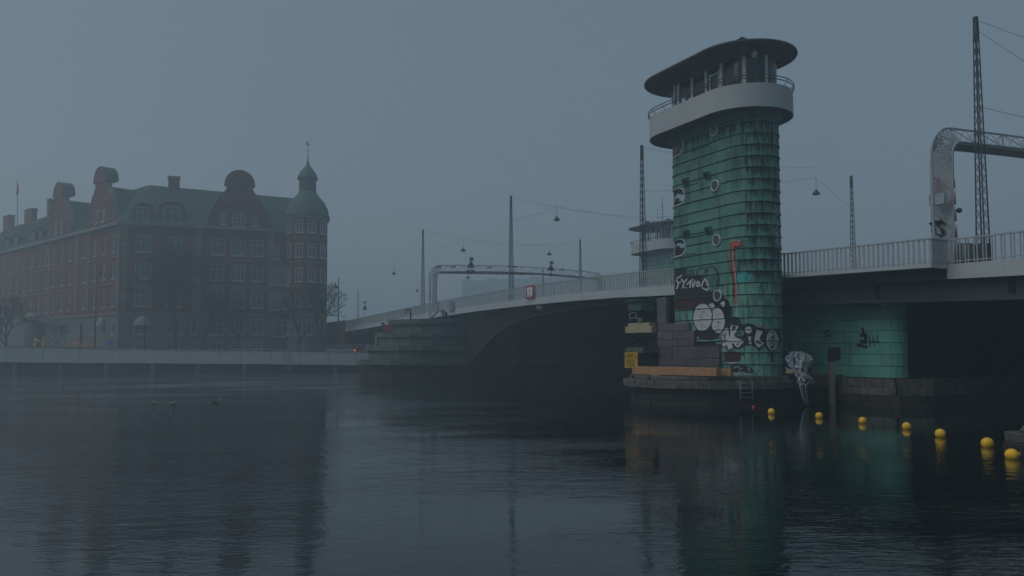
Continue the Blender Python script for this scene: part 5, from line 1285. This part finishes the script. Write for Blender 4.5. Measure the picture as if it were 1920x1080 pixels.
for O, U, no, L_ in ((C0, FU, FNo, uT), (C0, LU, LNo, ULE)):
    strip(O, U, no, 0, L_, BZ, .35, .25, 'bandstone', 'string_course'); strip(O, U, no, 0, L_, EZ-.15, .5, .55, 'bandstone', 'cornice')
    strip(O, U, no, 0, L_, 14.1, .18, .08, 'bandstone', 'band'); strip(O, U, no, 0, L_, 18.45, .18, .08, 'bandstone', 'band')
# corner quoins and pilasters, in blocks
for (O, U, no, u) in [(C0, FU, FNo, .65), (C0, LU, LNo, .65), (C0, LU, LNo, 12.7), (C0, LU, LNo, 17.6), (C0, LU, LNo, 30.7), (C0, FU, FNo, ufront(372)), (C0, FU, FNo, ufront(508))]:
    z = BZ+.3; k = 0
    while z < EZ-.6:
        w_ = 1.15 if k % 2 else .8; mb = MB(); mb.box(O+U*u+no*.03+Vector((0, 0, z+.34)), (w_, .12, .64), U); mb.build('quoin', 'bandstone', bld); z += .7; k += 1
# arched heads over the third row and half round awnings
for px, w_, nv in fc[:1]+fc[3:]:
    u = ufront(px); c = C0+FU*u+Vector((0, 0, 13.2)); pts = [c+FU*(w_*.62*math.cos(R(a)))+Vector((0, 0, .95*math.sin(R(a)))) for a in range(0, 181, 20)]
    mb = MB(); mb.prism(pts, FNo*.12); mb.build('window_head', 'bandstone', bld)
def awning(c, U, no, w_, h_):
    vs = []; mb = MB(); n1, n2 = 9, 5
    for j in range(n2):
        b_ = R(90*j/(n2-1))
        for k in range(n1):
            a = R(180*k/(n1-1)); vs.append(c+U*(w_/2*math.cos(a))*math.cos(b_*.0)+Vector((0, 0, h_*math.sin(a)*math.cos(b_)))+no*(.9*math.sin(b_)*math.sin(a)))
    mb.add(vs, [(j*n1+k, j*n1+k+1, (j+1)*n1+k+1, (j+1)*n1+k) for j in range(n2-1) for k in range(n1-1)], True); return mb.build('awning', 'awning', bld)
awning(C0+FU*ufront(270)+FNo*.1+Vector((0, 0, 7.3)), FU, FNo, 2.7, 1.6)
awning(C0+LU*uleft(195)+LNo*.1+Vector((0, 0, 7.3)), LU, LNo, 1.8, 1.6)
# roofs
RZ = 31.4; W_ = 12.5
def quad(name, pts, mat, parent=bld): mb = MB(); mb.add(pts, [tuple(range(len(pts)))]); return mb.build(name, mat, parent)
def P(U, u, no, d_, z): return C0+U*u-no*d_+Vector((0, 0, z))
# miter at the corner: bisector point
Q0 = C0-(FNo+LNo).normalized()*7.2+Vector((0, 0, RZ))
f_end = P(FU, uT+2.5, FNo, 6.2, RZ-.6); l_end = P(LU, ULE, LNo, 6.2, RZ)
def roof(name, pts, seams=True):
    r = quad(name, pts, 'greenroof')
    if seams:                                                   # standing seams as real ribs
        a, b_, c, d_ = pts; n = int((b_-a).length/1.1); mb = MB(); nr = (b_-a).cross(d_-a).normalized(); nr = nr if nr.z > 0 else -nr
        for k in range(1, n):
            p, q = a.lerp(b_, k/n), d_.lerp(c, k/n); mb.box((p+q)/2+nr*.04, ((p-q).length, .07, .1), (q-p), None, nr)
        tag(mb.build('standing_seams', 'greenroof', r), kind='stuff')
    return r
roof('roof', [P(FU, -.3, FNo, -.4, EZ+.1), P(FU, uT+2.5, FNo, -.4, EZ+.1), f_end, Q0])
roof('roof', [P(LU, -.3, LNo, -.4, EZ+.1), P(LU, ULE, LNo, -.4, EZ+.1), l_end, Q0])
quad('roof', [P(FU, 12, FNo, 12.4, EZ), P(FU, uT+2.5, FNo, 12.4, EZ), f_end, Q0], 'greenroof'); quad('roof', [P(LU, 12, LNo, 12.4, EZ), P(LU, ULE, LNo, 12.4, EZ), l_end, Q0], 'greenroof')
quad('rear_wall', [P(FU, 12, FNo, 12.3, GZ), P(FU, uT+2.5, FNo, 12.3, GZ), P(FU, uT+2.5, FNo, 12.3, EZ), P(FU, 12, FNo, 12.3, EZ)], 'brick'); quad('rear_wall', [P(LU, 12, LNo, 12.3, GZ), P(LU, ULE, LNo, 12.3, GZ), P(LU, ULE, LNo, 12.3, EZ), P(LU, 12, LNo, 12.3, EZ)], 'brick')
# gables
def gable(O, U, no, uc, hw, ztop, neckw, label=None, roofd=5.5, wins=()):
    """curved brick gable with a neck and a round cap, its own small roof behind"""
    prof = [(-hw, EZ), (-hw*.93, EZ+.6), (-hw*.82, EZ+2.3), (-hw*.67, EZ+4.0), (-hw*.55, EZ+5.2), (-neckw*1.03, EZ+6.4), (-neckw*.97, ztop-2.6), (-neckw*1.08, ztop-2.4)]
    cap = [(neckw*1.08*math.cos(R(a)), ztop-2.3+2.3*math.sin(R(a))) for a in range(165, 14, -15)]
    sil = prof + cap + [(-u, z) for u, z in prof[::-1]]
    mb = MB(); mb.prism([O+U*(uc+u)+no*.25+Vector((0, 0, z)) for u, z in sil], -no*.9); g = mb.build('gable', 'brick', bld)
    mb = MB()
    c2 = [(-neckw*1.17, ztop-2.5)] + [(neckw*1.17*math.cos(R(a)), ztop-2.4+2.5*math.sin(R(a))) for a in range(170, 9, -16)] + [(neckw*1.17, ztop-2.5)]
    mb.prism([O+U*(uc+u)+no*.45+Vector((0, 0, z)) for u, z in c2], -no*1.9); mb.build('gable_cap', 'brick', bld)
    mb = MB()
    for a, b_ in zip(c2, c2[1:]):
        p, q = O+U*(uc+a[0])+no*.55+Vector((0, 0, a[1]+.05)), O+U*(uc+b_[0])+no*.55+Vector((0, 0, b_[1]+.05)); mb.add([p, q, q-no*2.1, p-no*2.1], [(0, 1, 2, 3)])
    mb.build('cap_roof', 'greenroof', bld)
    for a, b_ in list(zip(prof[:6], prof[1:7]))+[((-x, z), (-y, w)) for (x, z), (y, w) in zip(prof[:6], prof[1:7])]:
        mb = MB(); p, q = O+U*(uc+a[0])+Vector((0, 0, a[1])), O+U*(uc+b_[0])+Vector((0, 0, b_[1])); mb.box((p+q)/2-no*.15+Vector((0, 0, .06)), ((p-q).length+.1, 1.0, .16), q-p, no)
        mb.build('gable_coping', 'bandstone', bld)
    zr = EZ+7.0
    for sg_ in (-1, 1):
        roof('gable_roof', [O+U*(uc+sg_*hw)-no*.5+Vector((0, 0, EZ+.3)), O+U*(uc+sg_*hw)-no*1.0+Vector((0, 0, EZ+.3)), O+U*uc-no*(roofd+1.5)+Vector((0, 0, zr)), O+U*uc-no*.5+Vector((0, 0, zr))], False)
    for k, z in enumerate((EZ+.9, EZ+2.6, EZ+4.3)):
        w_ = hw*2*(.90, .72, .52)[k]; mb = MB(); mb.box(O+U*uc+no*.29+Vector((0, 0, z)), (w_, .10, .16), U); mb.build('band', 'bandstone', bld)
    for du, z, w_, h_ in wins:
        window(O+U*(uc+du)+no*.40+Vector((0, 0, z)), U, no, w_, h_, 2 if w_ < 1.5 else 3, 1)
gable(C0, FU, FNo, ufront(449, 400), 5.6, zfront(449, 321), 2.1, wins=((-2.6, 25.3, .8, 1.9), (-.1, 25.2, 2.0, 2.2), (2.6, 25.3, .8, 1.9)))
gable(C0, LU, LNo, uleft(193, 330), 6.2, 33.9, 2.15, wins=((-1.6, 25.6, 1.0, 2.2), (1.2, 25.6, 1.0, 2.2)))
gable(C0, LU, LNo, uleft(115, 350), 6.4, 33.9, 2.15, wins=((-1.6, 25.6, 1.0, 2.2), (1.2, 25.6, 1.0, 2.2)))
# ridge rolls and chimneys
def chimney(u, U, no, d_, z0, h_, w_, dd=1.2):
    mb = MB(); c = P(U, u, no, d_, z0); mb.box(c+Vector((0, 0, h_/2)), (w_, dd, h_), U); q = mb.build('chimney', 'brick', bld); mb = MB(); mb.box(c+Vector((0, 0, h_+.1)), (w_+.3, dd+.3, .3), U); mb.build('chimney_cap', 'bandstone', q)
def atD(px, py, U, no, d_):
    r = _ray(px, py); O = C0-no*d_; t = (O-EYE).dot(no)/r.dot(no); Q = EYE+r*t; return (Q-O).dot(U), Q.z
for px, py, ys, wd, U, no in ((326.5, 332, 352, 1.8, FU, FNo), (58, 393, 440, 4.2, LU, LNo), (17, 405, 450, 4.0, LU, LNo), (97, 374, 400, 1.6, LU, LNo)):
    u, z = atD(px, py, U, no, 6.2 if px < 200 or px > 300 else 6); chimney(u, U, no, 6.2, RZ-4, z-RZ+3.8, wd)
# arched dormers
def dormer(u, U, no, z, w_, h_, d_=.2):
    c = P(U, u, no, -.05+d_, z); pts = [c-U*w_/2, c+U*w_/2, c+U*w_/2+Vector((0, 0, h_*.7))]+[c+U*(w_/2*math.cos(R(a)))+Vector((0, 0, h_*.7+h_*.3*math.sin(R(a)))) for a in range(20, 170, 25)]+[c-U*w_/2+Vector((0, 0, h_*.7))]
    mb = MB(); mb.prism(pts, -no*3.2); mb.build('dormer', 'brick', bld)
    mb = MB(); top = pts[2:]
    for a, b_ in zip(top, top[1:]):
        k = Vector((0, 0, .12)); mb.add([a+k+no*.3, b_+k+no*.3, b_+k-no*3.4, a+k-no*3.4], [(0, 1, 2, 3)])
    mb.build('dormer_roof', 'greenroof', bld); window(c+no*.22+Vector((0, 0, h_*.45)), U, no, w_*.62, h_*.75, 2, 1)
dormer(ufront(268, 400), FU, FNo, EZ+.1, 2.9, 3.1); dormer(ufront(322, 405), FU, FNo, EZ+.1, 4.2, 3.6)
for px in (76, 62, 30, 14): dormer(uleft(px, 440), LU, LNo, EZ+.1, 1.9, 2.7)
# grey stone bay between gable and turret
for z0, z1 in ((BZ+.2, 13.4), (13.5, 17.8)):
    c = P(FU, ub, FNo, -.45, (z0+z1)/2); mb = MB(); mb.box(c, (5.0, .9, z1-z0), FU); mb.build('bay', 'basestone', bld)
    for k in (-1.5, 0, 1.5): window(c+FU*k+FNo*.57, FU, FNo, 1.25, 2.6, 1, 1)
# turret
TC2 = atY(575.5, 500, 139.5); TC2.z = 0; TRr = 3.45
mb = MB(); mb.lathe(TC2, [(TRr, GZ), (TRr, BZ)], 24, False); mb.build('turret_base', 'basestone', bld)
mb = MB(); mb.lathe(TC2, [(TRr, BZ), (TRr, 26.3)], 24, False); tw = mb.build('turret_wall', 'brick', bld)
for z, r_, h_ in ((BZ, .12, .35), (14.1, .06, .2), (18.4, .06, .2), (22.5, .06, .2), (26.1, .35, .5)):
    mb = MB(); mb.lathe(TC2, [(TRr, z-h_/2), (TRr+r_, z-h_/2), (TRr+r_, z+h_/2), (TRr, z+h_/2)], 24, False); mb.build('turret_band', 'bandstone', bld)
for z, h_ in ((24.5, 2.3), (20.3, 2.4), (16.1, 2.4), (11.8, 2.4), (7.0, 2.4)):
    for a in (-98, -62, -134, -26):
        dv = Vector((math.cos(R(a)), math.sin(R(a)), 0)); window(TC2+dv*(TRr+.1)+Vector((0, 0, z)), dv, dv, 1.3, h_, 2, 1)
mb = MB(); mb.lathe(TC2, [(TRr+.45, 26.3), (TRr+.3, 26.8), (TRr+.05, 28.0), (TRr-.45, 29.0), (TRr-1.2, 29.9), (1.75, 30.5), (1.45, 31.0)], 24); mb.build('turret_dome', 'greenroof', bld)
mb = MB(); mb.lathe(TC2, [(1.5, 30.9), (1.5, 31.3), (.9, 31.3), (.9, 33.0), (1.7, 33.1), (1.7, 33.3)], 16, False); ln = mb.build('lantern', 'greenroof', bld)
for k in range(8):
    a = R(45*k+10); mb = MB(); c = TC2+Vector((1.3*math.cos(a), 1.3*math.sin(a), 32.1)); mb.box(c, (.28, .28, 1.9)); mb.build('column', 'bandstone', ln)
mb = MB(); mb.lathe(TC2, [(1.8, 33.2), (1.7, 33.6), (1.45, 34.3), (.9, 35.0), (.4, 35.6), (.15, 36.4), (.06, 37.6)], 16); mb.build('lantern_dome', 'greenroof', bld)
mb = MB(); mb.tube([TC2+Vector((0, 0, 37.2)), TC2+Vector((0, 0, 40.2))], .05, 5); mb.lathe(TC2, [(.02, 38.0), (.18, 38.15), (.02, 38.3)], 8); mb.box(TC2+Vector((.05, 0, 39.4)), (.7, .05, .16)); mb.box(TC2+Vector((-.2, 0, 39.7)), (.25, .05, .3)); mb.build('weather_vane', 'darkmetal', bld)
# glazed entrance canopy on the left side
cn = thing('entrance_canopy', C0+LU*uleft(85)+Vector((0, 0, 2.4)), 'domed pale entrance canopy with a sloping wing against the left side wall', 'canopy')
c = C0+LU*uleft(80)+LNo*1.6+Vector((0, 0, 8.9)); mb = MB(); mb.lathe(c, [(1.5, 0), (1.4, .6), (1.05, 1.15), (.5, 1.5), (.05, 1.6)], 16); mb.build('dome', 'awning', cn)
mb = MB(); mb.lathe(c-Vector((0, 0, 6.4)), [(1.35, 0), (1.35, 6.4)], 12, False); mb.build('drum', 'basestone', cn)
mb = MB(); a = C0+LU*uleft(90)+LNo*.2+Vector((0, 0, 9.6)); b_ = C0+LU*uleft(128)+LNo*.2+Vector((0, 0, 8.0)); mb.add([a, b_, b_+LNo*1.5+Vector((0, 0, -.5)), a+LNo*2.2+Vector((0, 0, -.5))], [(0, 1, 2, 3)]); mb.v += [v-Vector((0, 0, .12)) for v in mb.v[-4:]]; mb.f.append((7, 6, 5, 4)); mb.sm.append(False); mb.build('wing_roof', 'darkmetal', cn)

# ------------------------------------------------------------------ far housing block
fb = thing('housing_block', atY(1030, 600, 620), 'very faint pale housing block behind the bridge, almost lost in fog', 'housing block')
a = atY(866, 600, 560); b_ = atY(1200, 600, 700); a.z = b_.z = 0
k = 9
for i in range(k):
    p, q = a.lerp(b_, i/k), a.lerp(b_, (i+1)/k); zt = lerp([(0, atY(866, 526, 560).z), (1, atY(1200, 515, 700).z)], (i+.5)/k)+(i % 2)*.6; dd = Vector((0, 14, 0))
    mb = MB(); mb.prism([p, q, q+dd, p+dd], (0, 0, zt)); w0 = mb.build('block_section', 'block', fb); U = (q-p).normalized(); no = Vector((U.y, -U.x, 0))
    mb = MB()
    for z in range(6, int(zt)-2, 4):
        for t_ in (.2, .5, .8): mb.box(p.lerp(q, t_)+Vector((0, 0, z))+no*.02, (1.4, .06, 1.3), U)
    tag(mb.build('window_rows', 'pane', fb), kind='stuff')

# ------------------------------------------------------------------ street furniture on the quay
def quay_lamp(px, top, bot, D, lab, side=1):
    P_ = atY(px, bot, D); P_.z = 2.35; zt = atY(px, top, D).z; t = thing('quay_lamp_post', P_, lab, 'lamp post', 'lamp posts along the quay'); mb = MB(); mb.tube([P_, Vector((P_.x, P_.y, zt))], [.13, .07], 8); mb.build('post', 'mast', t)
    mb = MB(); c = Vector((P_.x+.45*side, P_.y-.1, zt-1.6)); mb.lathe(c, [(.42, 0), (.40, .08), (.25, .40), (.10, .55), (.05, .9)], 12); mb.build('lamp_shade', 'darkmetal', t)
    mb = MB(); mb.tube([c+Vector((0, 0, .85)), Vector((P_.x, P_.y, zt-.6))], .03, 5); mb.build('arm', 'mast', t)
quay_lamp(178, 497, 652, 123.5, 'tall dark quay lamp post in front of the left side of the building')
quay_lamp(634, 521, 657, 123.5, 'dark quay lamp post right of the turret, over the parked car', -1)
quay_lamp(270.5, 548, 655, 126, 'faint thin lamp post in front of the half round awning')
fp = thing('flagpole', atY(32, 430, 175), 'thin flagpole with a hanging flag above the left roofs', 'flagpole')
mb = MB(); mb.tube([atY(33, 470, 160), atY(32, 337, 160)], .07, 5); mb.build('pole', 'concrete', fp)
mb = MB(); f0 = [atY(32.5, 343, 159.9), atY(34.5, 351, 159.9), atY(34.8, 358, 159.8), atY(33, 365, 159.9), atY(30.5, 366, 159.8), atY(30.2, 360, 159.9), atY(31.8, 352, 159.8)]; mb.prism(f0, (0, .12, 0)); mb.build('flag', 'signred', fp)
# road sign near the bridge approach
ts = thing('road_sign', atY(684, 600, 130), 'small triangular road sign with a lamp on top, left end of the bridge', 'traffic sign')
c = atY(684, 580, 130); mb = MB(); mb.prism([c+Vector((-.42, 0, -.05)), c+Vector((.42, 0, -.05)), c+Vector((0, 0, .75))], (0, .05, 0)); mb.build('plate', 'darkmetal', ts)
mb = MB(); mb.tube([atY(684.3, 594, 130), atY(684, 568, 130)], .035, 5); mb.build('post', 'darkmetal', ts); mb = MB(); mb.lathe(atY(684, 569, 130), [(.08, 0), (.2, .08), (.22, .26), (.1, .38)], 8); mb.build('signal_lamp', 'darkmetal', ts)
c = atY(206, 642, 128-1.0); mb = MB(); mb.box(c, (.9, .05, .7), FU); tag(mb.build('blue_sign', 'blue_paint'), 'small blue sign low on the building base near its corner', 'sign')

def car(P_, rz, lab, paint='carpaint', tail=True, long=4.5, van=False):
    t = thing('parked_car', P_, lab, 'car', None, rz); H = 1.45 if not van else 1.75
    body = [(-2.25, .35), (-2.22, .78), (-2.05, .92), (-1.1, 1.0), (1.5, .98), (2.15, .86), (2.27, .62), (2.25, .32), (1.75, .28), (-1.8, .28)]
    mb = MB(); n = len(body); vs = []
    for yy, k in ((-.82, .94), (-.86, 1), (.86, 1), (.82, .94)): vs += [Vector((x*k if yy in (-.82, .82) else x, yy, z)) for x, z in body]
    mb.add(vs, [(i*n+j, i*n+(j+1) % n, (i+1)*n+(j+1) % n, (i+1)*n+j) for i in range(3) for j in range(n)] + [tuple(range(n-1, -1, -1)), tuple(3*n+j for j in range(n))]); b_ = mb.build('body', paint, t, world=False, bevel=.04)
    roof_ = [(-1.75, .95), (-1.15, H-.06), (-.7, H), (.55, H), (1.05, H-.12), (1.9, .95)] if not van else [(-2.1, .95), (-1.95, H-.05), (-1.6, H), (.9, H), (1.2, H-.1), (1.9, .95)]
    mb = MB(); m_ = len(roof_); vs = [Vector((x, y_*(1 if i in (0, m_-1) else .86), z)) for y_ in (-.80, .80) for i, (x, z) in enumerate(roof_)]
    mb.add(vs, [(j, (j+1) % m_, (j+1) % m_+m_, j+m_) for j in range(m_)] + [tuple(range(m_-1, -1, -1)), tuple(range(m_, 2*m_))]); mb.build('cabin', paint, t, world=False)
    for sy in (-1, 1):
        mb = MB(); q = [(x*.93+.0, z*.985+.0) for x, z in roof_]; mb.prism([Vector((x, sy*(.78 if z > 1.1 else .815), max(z, 1.02)-.02)) for x, z in q], (0, sy*.03, 0)); mb.build('side_window', 'pane', t, world=False)
        for x in (-1.4, 1.35):
            mb = MB(); mb.tube([(x, sy*.66, .32), (x, sy*.87, .32)], .32, 14); w0 = mb.build('wheel', 'tyre', t, world=False); mb = MB(); mb.tube([(x, sy*.86, .32), (x, sy*.885, .32)], .18, 10); mb.build('rim', 'rail_grey', w0, world=False)
        if tail:
            mb = MB(); mb.box((2.2, sy*.7, .80), (.12, .22, .16)); o = mb.build('tail_light', 'redlamp' if sy < 0 else 'redlamp', t, world=False)
    return t
m, nt_, o_ = newmat('lit tail light'); em = N(nt_, 'ShaderNodeEmission'); em.inputs[0].default_value = (1, .05, .04, 1); em.inputs[1].default_value = 2.2; nt_.links.new(em.outputs[0], o_.inputs[0]); M['redlamp'] = m
c = atY(638, 655, 124); c.z = 2.35; car(c, R(8), 'silver car on the quay with one lit red tail light, beside the lamp post')
c = atY(703, 655, 128); c.z = 2.35; car(c, R(170), 'dark grey van parked under the bridge approach, behind the stepped pier', 'cabinet', False, van=True)
# road works on the quay, left
def trestle(px0, px1, D, lab, mat='orange_paint', h_=1.9):
    a, b_ = atY(px0, 655, D), atY(px1, 655, D); a.z = b_.z = 2.35; t = thing('construction_frame', (a+b_)/2, lab, 'barrier', 'orange frames of the quay road works'); d_ = (b_-a).normalized()
    for p in (a, b_):
        for k in (-1, 1): mb = MB(); mb.tube([p+d_*.3*k, p+Vector((0, 0, h_+.4*k))], .07, 5); mb.build('leg', mat, t)
    mb = MB(); mb.tube([a+Vector((0, 0, h_)), b_+Vector((0, 0, h_-.5))], .10, 5); mb.build('bar', mat, t); return t
trestle(65, 80, 124.5, 'yellow orange frame, left of the road works on the quay', 'yellow', 2.7)
trestle(138, 158, 124.5, 'red orange frame, right of the road works on the quay', 'orange_paint', 2.2)
mb = MB(); c = atY(102, 655, 124); c.z = 2.35; mb.lathe(c, [(.28, 0), (.26, .06), (.16, .1), (.05, 1.6), (.02, 1.65)], 10); tag(mb.build('traffic_cone', 'orange_paint'), 'orange traffic cone between the frames of the road works', 'cone')
mb = MB(); c = atY(130, 655, 124.5); c.z = 2.35; mb.hull8([c+Vector((-.9, -.4, 0)), c+Vector((.9, -.4, 0)), c+Vector((-.9, .4, 0)), c+Vector((.9, .4, 0)), c+Vector((-.5, -.3, 1.5)), c+Vector((.7, -.3, 1.4)), c+Vector((-.5, .3, 1.5)), c+Vector((.7, .3, 1.4))]); tag(mb.build('sand_heap_bag', 'yellow_wood', bevel=.1), 'pale building sand bag left of the red orange frame', 'sack')
tn = thing('white_tent', atY(96, 655, 126), 'small pale blue site shelter between the frames of the road works', 'shelter'); c = atY(96, 655, 126); c.z = 2.35
for x in (-.8, .8):
    for y_ in (-.6, .6): mb = MB(); mb.tube([c+Vector((x, y_, 0)), c+Vector((x, y_, 2.2))], .05, 5); mb.build('pole', 'awning', tn)
mb = MB(); mb.box(c+Vector((0, 0, 2.3)), (1.9, 1.5, .2)); mb.build('canopy', 'awning', tn)

# ------------------------------------------------------------------ trees
def tree(P_, H, spread, lab, seed, leaves=250, depth=6, lean=0.0, twig=1.0):
    rnd = random.Random(seed); t = thing('bare_tree', P_, lab, 'tree', 'trees along the quay'); tr = MB(); br = MB(); lf = MB(); cnt = [0]
    def grow(p, d_, L, r, lev):
        pts = [p]; q = p; dd = d_
        for k in range(3):
            dd = (dd+Vector((rnd.uniform(-.16, .16), rnd.uniform(-.16, .16), rnd.uniform(-.04, .10)))).normalized(); q = q+dd*L/3; pts.append(q)
        r = max(r, .026)
        (tr if lev < 1 else br).tube(pts, [r, r*.9, r*.8, r*.7], 6 if lev < 2 else 3, False)
        if lev >= depth: 
            if rnd.random() < leaves/900: 
                for _ in range(2):
                    c = q+Vector((rnd.gauss(0, .3), rnd.gauss(0, .3), rnd.gauss(0, .3))); a, b_ = [Vector((rnd.gauss(0, 1), rnd.gauss(0, 1), rnd.gauss(0, 1))).normalized()*.11 for _ in (0, 1)]; lf.add([c, c+a, c+a+b_, c+b_], [(0, 1, 2, 3)])
            return
        n = rnd.choice((2, 3, 3)) if lev > 0 else 4
        for k in range(n):
            f = 1.0 if k == 0 else rnd.uniform(.45, 1); s_ = pts[0].lerp(pts[-1], f) if f < 1 else q
            a = rnd.uniform(0, 2*math.pi); sp_ = rnd.uniform(.35, .85)*spread
            o = dd.orthogonal().normalized(); o = Matrix.Rotation(a, 3, dd) @ o; nd = (dd+o*sp_+Vector((lean, 0, .12))).normalized(); grow(s_, nd, L*rnd.uniform(.62, .82), r*.62 if k else r*.7, lev+1)
    grow(P_, Vector((0, 0, 1)), H*.30, H*.018, 0)
    tr.build('trunk', 'bark', t); tag(br.build('crown', 'bark', t), kind='stuff')
    if lf.v: tag(lf.build('leaves', 'leaf', t), kind='stuff')
    return t
def tp_(px, D): c = atY(px, 655, D); c.z = 2.3; return c
tree(tp_(328, 126), 20, .95, 'largest dark bare tree, covering the middle of the building front', 11, 1500, 7)
tree(tp_(605, 131), 14, 1.0, 'bare tree at the foot of the turret, its twigs against the sky', 12, 150, lean=.10)
tree(tp_(12, 127), 11, 1.1, 'dense low tree at the far left before the left side of the building', 13, 700)
tree(tp_(448, 125), 9.5, .9, 'small slim tree with a few yellowish leaves right of the large tree', 14, 500, 5)
tree(tp_(378, 127), 12, .9, 'slender bare tree between the largest and the smallest tree', 15, 300, 6)
tree(tp_(560, 128), 12, .9, 'bare tree in front of the turret base, left of the lamp post', 17, 250, 6)
